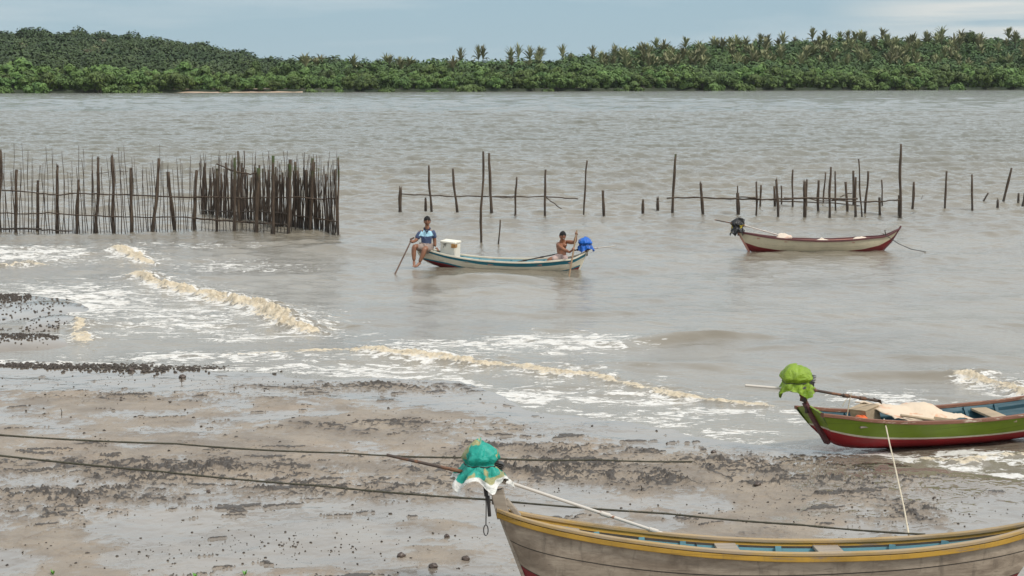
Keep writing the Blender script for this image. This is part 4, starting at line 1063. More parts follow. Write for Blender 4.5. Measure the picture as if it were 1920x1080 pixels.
# the stern board: arched top, slightly V-shaped, with a stern post down its middle
mb = MB(); i = 0; qs = [0, .12, .25, .44, .50, .8, 1]; mats_ = [0, 0, 0, 1, 2, 2]
col_ = []
for q in qs:
    x_, y_, z_ = B3.sec(0, q); arch = .10 * q * q
    col_.append([B3.w((x_ + .02, -y_, z_)), B3.w((x_ - .03 * q, 0, z_ + arch)), B3.w((x_ + .02, y_, z_)), B3.w((x_ + .06, -y_, z_)), B3.w((x_ - .03 * q + .04, 0, z_ + arch)), B3.w((x_ + .06, y_, z_))])
o = 0
for r_ in col_: mb.v += [tuple(p) for p in r_]
for k in range(len(qs) - 1):
    a, b = k * 6, (k + 1) * 6
    for f in ((a, b, b + 1, a + 1), (a + 1, b + 1, b + 2, a + 2), (a + 4, b + 4, b + 3, a + 3), (a + 5, b + 5, b + 4, a + 4)): mb.f.append(f); mb.mi.append(mats_[k])
k = (len(qs) - 1) * 6
for f in ((k, k + 3, k + 4, k + 1), (k + 1, k + 4, k + 5, k + 2)): mb.f.append(f); mb.mi.append(2)
mb.build('transom', [M_RED2, M_WHITE, M_GREEN], B3.root)
x0, _, z0 = B3.sec(0, 0); x1, _, z1 = B3.sec(0, 1)
B3.post('stern_post', M_MAROON, [(x0 - .015, 0, z0 - .03), (x1 - .055, 0, z1 + .125)], .05, .13)
for uu, q in ((.62, .86), (.80, .84)): B3.cross('thwart', M_RAWW, uu, q, .26, .035, tilt=R(-14))
B3.cross('after_thwart', M_GREYW, .14, .8, .2, .03)
hd = B3.w((x1 - .03, 0, z1 + .12)); E3 = atY(1502, 737, hd.y)
motor('long-tail engine wrapped in a lime green sheet on the green boat', hd, E3, atY(1397, 722.5, hd.y - .1), atY(1642, 751, hd.y + .45), M_CGREEN, (.225, .2), .40, 8, .020, M_RUST, M_STEEL, 'crumpled lime green plastic sheet', .98, (-.07, 0, .01), 3, .9, .38, .36, amp=.32)
# what lies in the green boat
def drape(name, label, cat, mat, P00, P10, P01, P11, bulge, seed, nx=40, ny=22, group=None):
    """a cloth spread over a heap: corner points, bulge(u,v) added up"""
    u_, v_ = np.meshgrid(np.linspace(0, 1, nx), np.linspace(0, 1, ny), indexing='ij')
    P_ = [np.array(p) for p in (P00, P10, P01, P11)]
    V = ((1 - u_)[..., None] * (1 - v_)[..., None] * P_[0] + u_[..., None] * (1 - v_)[..., None] * P_[1] + (1 - u_)[..., None] * v_[..., None] * P_[2] + (u_ * v_)[..., None] * P_[3])
    w_ = fbm(u_ * 6 + seed, v_ * 4, 4, seed, .6)
    V[..., 2] += bulge(u_, v_) + .05 * w_; V[..., 0] += .04 * fbm(u_ * 3, v_ * 7 + seed, 3, seed + 1); V[..., 1] += .03 * w_
    lo = V.copy(); lo[..., 2] -= .012
    n = nx * ny; i = np.arange(n).reshape(nx, ny)
    f = np.stack([i[:-1, :-1], i[1:, :-1], i[1:, 1:], i[:-1, 1:]], -1).reshape(-1, 4)
    edge = np.concatenate([i[:, 0], i[-1, 1:], i[::-1, -1][1:], i[0, ::-1][1:-1]]); e2 = np.roll(edge, -1)
    fe = np.stack([edge, edge + n, e2 + n, e2], -1)
    o = np_mesh(name, np.concatenate([V.reshape(-1, 3), lo.reshape(-1, 3)]), np.concatenate([f, f[:, ::-1] + n, fe]), mat, None, True)
    return tag(o, label, cat, group)
M_TARP = mat_two('peach_tarpaulin', (.60, .49, .37), (.56, .32, .20), 5.5, .56, .70, .8, .5, 10)
g = lambda px, v_, z_: B3.w((L3(px), v_, z_))
drape('tarpaulin', 'pale peach tarpaulin spread over gear in the green boat', 'tarpaulin', M_TARP, g(1652, -.42, .40), g(1815, -.46, .40), g(1632, .40, .46), g(1800, .45, .40),
      lambda u_, v_: .17 * np.exp(-((u_ - .02) / .25) ** 2) * (.4 + .6 * v_) + .15 * np.exp(-((u_ - .62) / .23) ** 2 - ((v_ - .45) / .42) ** 2) + .10 * np.exp(-((u_ - .3) / .3) ** 2 - ((v_ - .5) / .4) ** 2), 9)
mb = MB(); rot3 = (B3.M.to_3x3() @ Matrix.Rotation(R(-14), 3, 'Y') @ Matrix.Rotation(R(12), 3, 'Z'))
mb.box((0, 0, 0), (.26, .34, .22), rot3); mb.box(rot3 @ Vector((0, 0, .115)), (.28, .36, .02), rot3); o = mb.build('wooden_crate', M_RAWW, bevel=.006); o.location = g(1632, .12, .47)
tag(o, 'tan wooden crate under the edge of the peach tarpaulin', 'crate')
lump('orange_float', 'small orange float beside the crate in the green boat', 'float', g(1614, -.02, .43), (.10, .08, .06), mat_plain('orange_plastic', (.70, .13, .03), .5), 3)
mb = MB(); p0, p1 = g(1665, -.40, .52), g(1728, -.47, .43); mb.tube([p0, p1], .02, 8); dd = (p1 - p0).normalized()
mb.add([p1 + dd * a + Vector((0, 0, b)) + Vector((0, c, 0)) for a in (0, .30) for b in (-.05, .05) for c in (-.008, .008)], [(0, 1, 3, 2), (4, 6, 7, 5), (0, 4, 5, 1), (2, 3, 7, 6), (0, 2, 6, 4), (1, 5, 7, 3)])
tag(mb.build('paddle', M_RAWW), 'wooden paddle resting against the peach tarpaulin', 'paddle')
mb = MB(); mid = atY(1596, 741, hd.y + .28); mb.tube([mid + Vector((0, 0, .03)), mid + Vector((-.03, .0, -.12)), mid + Vector((-.05, 0, -.30))], .008, 5); mb.tube([mid, mid + Vector((-.08, -.02, -.07)), mid + Vector((-.13, -.02, -.16))], .006, 5)
tag(mb.build('tie_string', M_ROPEL), 'short frayed string tied round the tail shaft of the green boat\'s engine', 'string')

# ---- near weathered boat
G4 = gpt(1400, 1140)
O4 = at(1420, 1150, .12); O4.y += .30; O4.z = .075; s4 = F / (O4.y - .25); yaw4 = R(0)
def L4(px): return (px - 1420) / s4
B4 = Boat('fishing_boat', 'weathered grey plank boat with yellow gunwale lying on the mud nearest the viewer', O4, yaw4, R(-5), [0, .06, .18, .34, .5, .66, .82, .94, 1],
          [L4(918), L4(945), L4(1020), L4(1160), L4(1340), L4(1530), L4(1760), L4(1925), L4(2010)], [L4(975), L4(990), L4(1045), L4(1170), L4(1340), L4(1530), L4(1740), L4(1880), L4(1930)],
          [.99, .95, .86, .74, .64, .605, .655, .78, .90], [.26, .18, .08, .01, 0, 0, .04, .16, .28], [.03, .12, .245, .335, .375, .375, .315, .17, .03])
zr4 = cint(B4.u, [0, .1, .2, .35, .5, .65, .8, .92, 1], [.46, .36, .25, .14, .10, .11, .16, .26, .36]); zse = cint(B4.u, [0, .2, .5, .8, 1], [.70, .56, .40, .46, .62])
B4.shell('hull', [(0 * ONE, 0), (B4.frac(zr4) * .4, 0), (B4.frac(zr4) * .75, 0), (B4.frac(zr4), 0), (B4.frac(zr4 + .012), 1), (B4.frac(zse - .006), 2), (B4.frac(zse + .006), 1), (.5 * B4.frac(zse) + .5, 2), (ONE, 2)], [M_RED, M_SEAMSHADE, M_WEATH])
B4.shell('lining', [(ONE * a, m_) for a, m_ in ((.02, 0), (.12, 0), (.3, 0), (.6, 0), (.895, 0), (.935, 2), (.995, 1))], [M_TEALL, M_YELL, M_SEAMSHADE], .03, .06)  # dark strip below the yellow is shadow painted into the lining
B4.strip('gunwale', M_YELLW, .035, .03, .085, .035, bevel=.007); B4.strip('rub_rail', M_YELL, .03, -.010, .028, .052, bevel=.006)
B4.strip('inner_rail', M_TEALL, -.035, 0, .025, .06, 8, 48, .86)
B4.ribs(M_TEALL, (.14, .22, .30, .38, .46, .54, .62, .70, .78, .86), .06)
B4.deck('after_deck', M_GREYW, .05, .27, .95); 
B4.cross('thwart', M_GREYW, .525, .93, .22, .035); B4.cross('thwart', M_GREYW, .70, .93, .26, .035); B4.cross('bottom_board', M_TEALL, .37, .72, .40, .03, over=-.06)
B4.post('stern_post', M_GREYW, [(L4(974) + .01, 0, .24), (L4(920) + .01, 0, .97)], .035, .06)
B4.post('stern_head', M_GREYW, [(L4(931), 0, .92), (L4(918), 0, 1.20)], .13, .11, 'whitish worn stern post with rusty bands')
B4.post('stern_knee', M_GREYW, [(L4(962), 0, .93), (L4(935), 0, 1.10)], .05, .09)
h4 = B4.w((L4(913), 0, 1.19)); E4 = atY(908, 902, h4.y)
motor('long-tail engine under a teal cloth on the nearest boat', h4 , E4, atY(725, 853, h4.y - .15), atY(1296, 1018, h4.y + .35), M_CTEAL, (.185, .17), .42, 14, .0165, M_STEEL, M_RUST, 'teal cloth with tan patches and white hem', 1.45, (-.03, 0, .0), 5, .25, .42, .6, amp=.5)
# wire loop hanging from the engine
p = atY(909, 905, h4.y - .12); q = atY(911, 985, h4.y - .12)
mb = MB(); mb.tube([p, p.lerp(q, .5) + Vector((.008, 0, 0)), q], .006, 5); mb.tube([q + Vector((.022 * math.sin(a), 0, -.05 + .055 * math.cos(a))) for a in np.linspace(0, 6.28, 14)], .006, 5, False)
tag(mb.build('wire_loop', M_IRON), 'thin dark wire with a loop hanging down from the nearest engine', 'wire')
mb = MB(); p = atY(915, 930, h4.y - .1); mb.tube([p, atY(918, 968, h4.y - .1)], .018, 8); mb.tube([atY(906, 880, h4.y - .1), atY(912, 930, h4.y - .1)], .022, 8)
tag(mb.build('steering_bar', M_IRON), 'dark iron bar hanging beside the stern post of the nearest boat', 'bar')

# ---- ropes over the mud
def gl(px, py, dz=.03): p = gpt(px, py); p.z += dz; return p
rope('long_rope', 'upper dark rope stretched from the left edge to the mud behind the nearest engine', [atY(-60, 811, 20.6), atY(330, 832, 21.6), atY(640, 849, 22.4), atY(900, 858, 22.8), atY(1120, 862, 23.5), gl(1345, 866, .0)], .0125, M_ROPED, 20, 'long ropes', .02)
rope('long_rope', 'lower dark rope stretched from the left edge to the gunwale of the nearest boat', [atY(-60, 847, 18.2), atY(300, 884, 18.2), atY(600, 911, 18.1), atY(905, 936, 18.0), atY(1250, 963, 17.9), atY(1500, 984, 17.85), atY(1735, 1002, 17.8)], .0115, M_ROPED, 20, 'long ropes', .01)
rope('tether', 'pale rope hanging from the green boat\'s side down to the nearest boat', [atY(1657.5, 786, 24.7), atY(1662, 804, 24.4), atY(1668, 832, 23.8), atY(1677, 870, 22.6), atY(1686, 912, 21), atY(1695, 952, 19.4), atY(1704, 1003, 17.85)], .011, M_ROPEL, 4)

# ------------------------------------------------------------------ the two men, their oars, box and engine
t = NT('brown_skin'); n_ = t.noise(9, 4, .6, 0, t.coord('Object'))
t.pbr(t.mix(t.rng(n_, .35, .7), (.20, .088, .048), (.27, .125, .072)), .42); M_SKIN = t.m
t = NT('tanned_skin'); n_ = t.noise(9, 4, .6, 0, t.coord('Object'))
t.pbr(t.mix(t.rng(n_, .35, .7), (.215, .085, .042), (.290, .125, .066)), .40); M_SKIN2 = t.m
M_HAIR = mat_plain('black_hair', (.0045, .004, .004), .85, .3, 30, .5, bs=60)
M_EYE = mat_plain('dark_eye', (.012, .008, .007), .3)
M_LIP = mat_plain('lips', (.12, .040, .032), .5); M_TEETH = mat_plain('teeth', (.75, .70, .62), .3, .05)
M_SHORT1 = mat_two('taupe_shorts', (.30, .235, .20), (.24, .185, .16), 6, .4, .6, .9, .4, 16)
M_SHORT2 = mat_two('pale_pink_shorts', (.50, .37, .33), (.40, .30, .28), 6, .4, .6, .9, .4, 16)
def skin_mesh(js, edges, root):
    """grow one continuous surface over joints {key:(pos,radius)}"""
    keys = list(js); me = bpy.data.meshes.new('tmp'); me.from_pydata([tuple(js[k][0]) for k in keys], [(keys.index(a), keys.index(b)) for a, b in edges], [])
    o = bpy.data.objects.new('tmp', me); COL.objects.link(o)
    sk = o.modifiers.new('s', 'SKIN'); sk.use_smooth_shade = True; sk.branch_smoothing = .6
    for k, d in zip(keys, me.skin_vertices[0].data):
        r_ = js[k][1] * (1.28 if k[:2] in ('el', 'wr', 'ca', 'an', 'ne') else 1.12); d.radius = (r_, r_) if not hasattr(r_, '__len__') else r_; d.use_root = (k == root)
    sb = o.modifiers.new('b', 'SUBSURF'); sb.levels = 2; sb.render_levels = 2
    dg = bpy.context.evaluated_depsgraph_get(); m2 = bpy.data.meshes.new_from_object(o.evaluated_get(dg))
    vs = [v.co.copy() for v in m2.vertices]; fs = [tuple(p.vertices) for p in m2.polygons]
    bpy.data.objects.remove(o); return vs, fs
def fuse(mb, name, mat, parent, voxel=.010):
    """turn overlapping closed shapes into one continuous skin"""
    me = bpy.data.meshes.new(name); me.from_pydata(mb.v, [], mb.f); o = bpy.data.objects.new(name, me); COL.objects.link(o)
    rm = o.modifiers.new('r', 'REMESH'); rm.mode = 'VOXEL'; rm.voxel_size = voxel; rm.use_smooth_shade = True
    sm = o.modifiers.new('s', 'SMOOTH'); sm.factor = .4; sm.iterations = 2
    dg = bpy.context.evaluated_depsgraph_get(); m2 = bpy.data.meshes.new_from_object(o.evaluated_get(dg)); bpy.data.objects.remove(o)
    m2.transform(parent_world(parent).inverted()); m2.name = name; m2.materials.clear(); m2.materials.append(mat)
    m2.polygons.foreach_set('use_smooth', [True] * len(m2.polygons))
    o = bpy.data.objects.new(name, m2); COL.objects.link(o); o.parent = parent; return o
def head_shape(c, fwd, up, hgt=.235, hair=False, ears=True):
    """sculpted head; c = centre of the skull"""
    f = Vector(fwd).normalized(); u_ = Vector(up); u_ = (u_ - f * u_.dot(f)).normalized(); r_ = f.cross(u_)
    mb = MB(); n, m = 40, 28; vs = []; k = hgt / .235
    for i in range(m + 1):
        th = math.pi * i / m
        for j in range(n):
            a = 2 * math.pi * j / n; x_, y_, z_ = math.sin(th) * math.sin(a), math.sin(th) * math.cos(a), math.cos(th)
            front = max(0, y_); rx, ry, rz = .083, .096, .118
            if z_ < 0: rx *= 1 - .26 * (-z_) ** 1.5; ry *= 1 - .10 * (-z_)
            X, Y, Z = x_ * rx, y_ * ry, z_ * rz
            if y_ < 0 and z_ < 0: Y *= 1 - .35 * (-z_); Z *= 1 - .25 * (-y_)
            g_ = lambda cx, cz, sx, sz: math.exp(-((x_ - cx) / sx) ** 2 - ((z_ - cz) / sz) ** 2) * (1 if y_ > 0 else 0)
            Y += .026 * g_(0, -.22, .13, .16) + .012 * g_(0, -.02, .10, .22)                  # nose
            Y -= .011 * (g_(.40, .02, .17, .10) + g_(-.40, .02, .17, .10))                    # eye sockets
            Y += .006 * g_(0, .18, .7, .09) + .008 * (g_(.5, -.22, .2, .15) + g_(-.5, -.22, .2, .15))   # brow, cheekbones
            Y += .007 * g_(0, -.52, .22, .07) + .012 * g_(0, -.84, .3, .14) - .004 * g_(0, -.66, .3, .05)   # lips, chin
            if hair:
                line = .33 - .25 * abs(x_)
                if y_ < .25: line = -.35 if y_ < -.2 else .0
                kk = 1.055 + .06 * math.sin(9 * a) * math.sin(7 * th) if z_ > line else .90
                X, Y, Z = X * kk, Y * kk, Z * kk + (.004 if z_ > line else 0)
            vs.append(Vector(c) + (r_ * X + f * Y + u_ * Z) * k)
    fs = [(i * n + j, (i + 1) * n + j, (i + 1) * n + (j + 1) % n, i * n + (j + 1) % n) for i in range(m) for j in range(n)]
    mb.add(vs, fs)
    if ears and not hair:
        for sg in (-1, 1):
            p = Vector(c) + (r_ * sg * .079 - f * .006 - u_ * .012) * k; mb.blob(p, (.013 * k, .018 * k, .032 * k), 8, 1, .05)
    face = lambda x_, y_, z_: Vector(c) + (r_ * x_ + f * y_ + u_ * z_) * k
    return mb, face, (r_, f, u_)
def grip(mb, c, axis, back, s=1.0):
    """a fist closed round a pole: c on the pole, back = direction from the pole to the back of the hand"""
    ax = Vector(axis).normalized(); b = Vector(back); b = (b - ax * b.dot(ax)).normalized(); sd = ax.cross(b)
    mb.blob(Vector(c) + b * .038 * s, (.030 * s, .030 * s, .042 * s), 12, 2, .05)
    for i, L in enumerate((.95, 1.08, 1.0, .82)):
        o_ = Vector(c) + ax * (i - 1.5) * .021 * s; pts = []
        for k in range(7):
            an = -.5 + (3.7 * L) * k / 6; pts.append(o_ + (b * math.cos(an) + sd * math.sin(an)) * .033 * s)
        mb.tube(pts, [.0105 * s, .0105 * s, .0115 * s, .0095 * s, .0105 * s, .009 * s, .007 * s], 8)
    pts = [Vector(c) + b * .040 * s - ax * .030 * s, Vector(c) + b * .02 * s - sd * .034 * s - ax * .036 * s, Vector(c) - b * .012 * s - sd * .036 * s - ax * .030 * s, Vector(c) - b * .034 * s - sd * .018 * s - ax * .020 * s]
    mb.tube(pts, [.014 * s, .013 * s, .0115 * s, .009 * s], 8)
def flat_hand(mb, w, d, nrm_):
    d = Vector(d).normalized(); nr = Vector(nrm_); nr = (nr - d * nr.dot(d)).normalized(); sd = d.cross(nr)
    mb.blob(Vector(w) + d * .045, (.036, .05, .020), 12, 3, .05)
    for i, L in enumerate((.066, .078, .072, .055)):
        b0 = Vector(w) + d * .08 + sd * (i - 1.5) * .020; dd = (d + sd * (i - 1.5) * .10).normalized()
        mb.tube([b0, b0 + dd * L * .45 + nr * .006, b0 + dd * L * .75 - nr * .002, b0 + dd * L - nr * .014], [.0105, .0105, .0095, .0075], 8)
    b0 = Vector(w) + d * .03 - sd * .03; mb.tube([b0, b0 - sd * .03 + d * .025, b0 - sd * .04 + d * .055 - nr * .006], [.014, .012, .009], 8)
def foot(mb, ank, d, s=1.0):
    d = Vector(d).normalized(); dn = Vector((0, 0, -1)); dn = (dn - d * dn.dot(d)).normalized(); sd = d.cross(dn)
    a = Vector(ank)
    mb.tube([a - d * .045 + dn * .035, a + dn * .030, a + d * .06 + dn * .030, a + d * .12 + dn * .045, a + d * .165 + dn * .052], [.030, .040, .038, .036, .024], 12)
    for i, (L, r_) in enumerate(((.055, .015), (.05, .011), (.044, .010), (.038, .0095), (.030, .009))):
        b0 = a + d * .145 + dn * .052 + sd * (i - 2) * .019; mb.tube([b0, b0 + d * L * .6 - dn * .003, b0 + d * L + dn * .004], [r_, r_, r_ * .7], 8)
Ym = O1.y
A = atY
# -- the man on the bow
p1 = thing('person', 'man in a two-tone blue polo shirt sitting on the bow with legs overboard', 'person', A(799, 466, Ym), 'men in the boat')
y0 = Ym - .10
J = {'pel': (A(799, 463, y0), .115), 'spine': (A(799, 452, y0 + .01), .125), 'chest': (A(799.5, 440, y0), .135), 'neckb': (A(800.5, 430, y0 - .01), .075), 'neck': (A(801, 425.5, y0 - .02), .052), 'skull': (A(801, 418, y0 - .02), .055),
     'shR': (A(788, 434, y0), .062), 'elR': (A(780.5, 450.5, y0 - .06), .044), 'wrR': (A(771.5, 454.5, y0 - .30), .029), 'shL': (A(812.5, 434, y0), .062), 'elL': (A(815, 451, y0 + .02), .043), 'wrL': (A(816, 463, y0 - .02), .029),
     'hipR': (A(793, 464.5, y0 - .04), .095), 'knR': (A(776.5, 461.5, y0 - .34), .066), 'caR': (A(775.8, 473, y0 - .35), .058), 'anR': (A(776.2, 489.5, y0 - .38), .036),
     'hipL': (A(804, 465, y0 - .04), .095), 'knL': (A(796, 466.5, y0 - .40), .066), 'caL': (A(793, 478, y0 - .41), .058), 'anL': (A(786, 492, y0 - .43), .036)}
E_ = [('pel', 'spine'), ('spine', 'chest'), ('chest', 'neckb'), ('neckb', 'neck'), ('neck', 'skull'), ('chest', 'shR'), ('shR', 'elR'), ('elR', 'wrR'), ('chest', 'shL'), ('shL', 'elL'), ('elL', 'wrL'),
      ('pel', 'hipR'), ('hipR', 'knR'), ('knR', 'caR'), ('caR', 'anR'), ('pel', 'hipL'), ('hipL', 'knL'), ('knL', 'caL'), ('caL', 'anL')]
mb = MB(); mb.add(*skin_mesh(J, E_, 'pel'))
fw = Vector((.10, -1, -.04)); hc = A(801, 414.6, y0 - .05)
hb, face, (hr, hf, hu) = head_shape(hc, fw, (0, 0, 1), .26); mb.add(hb.v, hb.f)
oar_t, oar_b = A(773, 447, y0 - .36), at(739.5, 516)
oar_d = (oar_t - oar_b).normalized(); gp = A(770, 454.5, y0 - .36); gp = oar_b + oar_d * (gp - oar_b).dot(oar_d)
grip(mb, gp, oar_d, (.9, .5, .1)); flat_hand(mb, A(816, 463, y0 - .02), (.35, -.12, -.40), (.4, -.3, .8))
foot(mb, J['anR'][0], (.10, -.72, -.42)); foot(mb, J['anL'][0], (-.45, -.6, -.30))
fuse(mb, 'body', M_SKIN, p1, .009)
hm, _, _ = head_shape(hc, fw, (0, 0, 1), .26, hair=True); hm.build('hair', M_HAIR, p1, smooth=True)
def face_bits(face, fr, root, smile=False):
    for sg in (-1, 1):
        e = MB(); e.blob(face(sg * .031, .086, .006), (.014, .010, .008), 8, 1, .02); e.build('eye', M_EYE, root, smooth=True)
        e = MB(); e.tube([face(sg * .014, .094, .026), face(sg * .034, .094, .032), face(sg * .052, .083, .026)], [.006, .007, .004], 6); e.build('eyebrow', M_HAIR, root, smooth=True)
    e = MB(); e.tube([face(-.027, .078, -.058 + (.008 if smile else 0)), face(0, .093, -.060), face(.027, .078, -.058 + (.008 if smile else 0))], [.006, .009, .006], 6); e.build('mouth', M_LIP, root, smooth=True)
    if smile:
        e = MB(); e.tube([face(-.020, .086, -.055), face(0, .101, -.058), face(.020, .086, -.055)], [.004, .006, .004], 6); e.build('teeth', M_TEETH, root, smooth=True)
face_bits(face, None, p1)
# polo shirt: navy with a pale blue yoke, navy collar
t = NT('polo_cloth'); sx = t.n('ShaderNodeSeparateXYZ'); t.l(t.coord('Object'), sx.inputs[0])
bz = J['chest'][0].z - p1.location.z; bx_ = J['chest'][0].x - p1.location.x
ax_ = t.math('ABSOLUTE', t.math('SUBTRACT', sx.outputs[0], bx_ + .0))
yk = t.math('MULTIPLY', t.rng(t.math('ADD', sx.outputs[2], t.math('MULTIPLY', ax_, -.10)), bz - .045, bz - .040), t.rng(t.math('ADD', ax_, t.math('MULTIPLY', sx.outputs[2], .55)), .16 + .55 * (bz + .06), .165 + .55 * (bz + .06), 1, 0))
nn = t.noise(11, 5, .6, .3, t.coord('Object')); nv = t.mix(t.rng(nn, .35, .7), (.040, .060, .125), (.062, .088, .165))
t.pbr(t.mix(yk, nv, (.36, .60, .72)), .85, t.bump(nn, .5, .03)); M_POLO = t.m
S_ = {'hem': (A(799, 463.5, y0), (.150)), 'waist': (A(799, 453, y0 + .01), (.150)), 'chest': (A(799.5, 440, y0), (.158)), 'top': (A(800.5, 432.5, y0 - .005), .105), 'shR': (A(788.5, 434.6, y0), .098), 'mR': (A(784.2, 442, y0 - .03), .074), 'cR': (A(781.5, 449, y0 - .05), .078), 'shL': (A(812, 434.6, y0), .098), 'mL': (A(814, 442, y0 + .01), .070), 'cL': (A(814.6, 447.5, y0 + .015), .072)}
mb = MB(); mb.add(*skin_mesh(S_, [('hem', 'waist'), ('waist', 'chest'), ('chest', 'top'), ('chest', 'shR'), ('shR', 'mR'), ('mR', 'cR'), ('chest', 'shL'), ('shL', 'mL'), ('mL', 'cL')], 'waist'))
fuse(mb, 'polo_shirt', M_POLO, p1, .012)
M_NAVY = mat_plain('navy_collar', (.018, .028, .065), .85)
mb = MB(); cc = A(800.8, 429.2, y0 - .02)
mb.tube([cc + Vector((.085 * math.cos(a), .075 * math.sin(a), .012 + .03 * math.sin(a))) for a in np.linspace(-1.1, 4.24, 18)], [.016] + [.020] * 16 + [.016], 6)
mb.tube([cc + Vector((.036, -.088, -.02)), cc + Vector((.01, -.135, -.075))], [.024, .012], 6); mb.tube([cc + Vector((-.036, -.088, -.02)), cc + Vector((-.01, -.135, -.075))], [.024, .012], 6)
mb.tube([cc + Vector((0, -.130, -.06)), cc + Vector((0, -.150, -.12))], [.012, .010], 6); mb.build('collar', M_NAVY, p1, smooth=True)
T_ = {'pel': (A(799, 464.5, y0), .138), 'hipR': (A(793, 465, y0 - .06), .118), 'thR': (A(785, 463.8, y0 - .20), .098), 'hemR': (A(779.5, 462.3, y0 - .29), .092), 'hipL': (A(804, 465.5, y0 - .06), .118), 'thL': (A(800.5, 466, y0 - .22), .098), 'hemL': (A(797.5, 466.3, y0 - .33), .092)}
mb = MB(); mb.add(*skin_mesh(T_, [('pel', 'hipR'), ('hipR', 'thR'), ('thR', 'hemR'), ('pel', 'hipL'), ('hipL', 'thL'), ('thL', 'hemL')], 'pel')); fuse(mb, 'shorts', M_SHORT1, p1, .012)
M_OAR = mat_wood('dark_oar_wood', (.075, .040, .026), (.12, .07, .045), .6)
mb = MB(); mb.tube([oar_b - oar_d * .25, oar_b + oar_d * .3, gp, oar_t], [.022, .021, .020, .019], 10); mb.tube([oar_t - oar_d * .01 - Vector((.06, 0, .02)), oar_t - oar_d * .01 + Vector((.06, 0, .03))], .022, 8)
bl = oar_b - oar_d * .25; sdv = oar_d.cross(Vector((0, 1, 0))).normalized(); nv_ = oar_d.cross(sdv)
mb.add([bl - oar_d * a + sdv * w_ * b + nv_ * c for a, w_ in ((-.12, .02), (.06, .07), (.40, .08)) for b in (-1, 1) for c in (-.008, .008)], [(0, 1, 3, 2), (8, 10, 11, 9), (0, 4, 5, 1), (4, 8, 9, 5), (2, 3, 7, 6), (6, 7, 11, 10), (0, 2, 6, 4), (4, 6, 10, 8), (1, 5, 7, 3), (5, 9, 11, 7)])
tag(mb.build('oar', M_OAR), 'dark oar with a T-shaped grip slanting into the water beside the man on the bow', 'oar', 'oars')
# -- the bare-chested man aft
p2 = thing('person', 'bare-chested smiling man in pale shorts gripping an upright pole in the stern', 'person', A(1052, 486, Ym), 'men in the boat')
y0 = Ym - .05
J = {'pel': (A(1053, 482, y0), .115), 'spine': (A(1053, 471, y0), .118), 'chest': (A(1053.5, 460.5, y0 - .02), .135), 'neckb': (A(1054.5, 452.5, y0 - .04), .078), 'neck': (A(1054.8, 450, y0 - .06), .054), 'skull': (A(1055, 445, y0 - .07), .055),
     'shR': (A(1045, 456.5, y0 - .02), .064), 'elR': (A(1055.5, 467, y0 - .27), .043), 'wrR': (A(1068, 473, y0 - .36), .030), 'shL': (A(1062.5, 453.5, y0 - .02), .062), 'elL': (A(1078, 454.5, y0 - .20), .044), 'wrL': (A(1080.3, 442.5, y0 - .30), .030),
     'hipR': (A(1048, 484.5, y0 - .08), .098), 'knR': (A(1030, 486.5, y0 - .17), .066), 'anR': (A(1026, 494, y0 - .10), .040), 'hipL': (A(1057, 484.5, y0 - .05), .098), 'knL': (A(1045, 483, y0 + .32), .066), 'anL': (A(1036, 492, y0 + .25), .040)}
E_ = [('pel', 'spine'), ('spine', 'chest'), ('chest', 'neckb'), ('neckb', 'neck'), ('neck', 'skull'), ('chest', 'shR'), ('shR', 'elR'), ('elR', 'wrR'), ('chest', 'shL'), ('shL', 'elL'), ('elL', 'wrL'),
      ('pel', 'hipR'), ('hipR', 'knR'), ('knR', 'anR'), ('pel', 'hipL'), ('hipL', 'knL'), ('knL', 'anL')]
mb = MB(); mb.add(*skin_mesh(J, E_, 'pel'))
fw = Vector((.28, -1, -.06)); hc = A(1055, 442.6, y0 - .09); hb, face, _ = head_shape(hc, fw, (.06, 0, 1), .255); mb.add(hb.v, hb.f)
po_t, po_b = A(1081.7, 431.7, y0 - .42), at(1067.8, 514.5); po_d = (po_t - po_b).normalized()
def on(p): return po_b + po_d * (Vector(p) - po_b).dot(po_d)
g1, g2 = on(A(1080, 438.5, y0 - .42)), on(A(1072, 474, y0 - .5))
grip(mb, g1, po_d, (.3, .9, 0)); grip(mb, g2, po_d, (-.7, .7, 0))
mb.tube([J['wrL'][0], g1 + (J['wrL'][0] - g1).normalized() * .03], [.030, .030], 10); mb.tube([J['wrR'][0], g2 + (J['wrR'][0] - g2).normalized() * .03], [.030, .030], 10)
for sg in (-1, 1): mb.blob(A(1053.8 + sg * 4.6, 460, y0 - .12), (.075, .045, .055), 14, 3, .04)
fuse(mb, 'body', M_SKIN2, p2, .009)
hm, _, _ = head_shape(hc, fw, (.06, 0, 1), .255, hair=True); hm.build('hair', M_HAIR, p2, smooth=True); face_bits(face, None, p2, True)
T_ = {'pel': (A(1053, 483.5, y0), .132), 'hipR': (A(1048, 485, y0 - .09), .118), 'thR': (A(1039, 485.8, y0 - .14), .098), 'hemR': (A(1033, 486.2, y0 - .165), .090), 'hipL': (A(1057, 485, y0 - .05), .116), 'thL': (A(1050.5, 484, y0 + .12), .098), 'hemL': (A(1047, 483.4, y0 + .25), .090)}
mb = MB(); mb.add(*skin_mesh(T_, [('pel', 'hipR'), ('hipR', 'thR'), ('thR', 'hemR'), ('pel', 'hipL'), ('hipL', 'thL'), ('thL', 'hemL')], 'pel')); fuse(mb, 'shorts', M_SHORT2, p2, .012)
mb = MB(); mb.tube([po_b - po_d * .5, po_b, g2, g1, po_t], [.026, .026, .024, .022, .020], 10)
tag(mb.build('punt_pole', mat_wood('pole_wood', (.26, .17, .09), (.16, .10, .055), .6)), 'brown wooden pole held upright over the boat\'s side by the bare-chested man', 'pole')
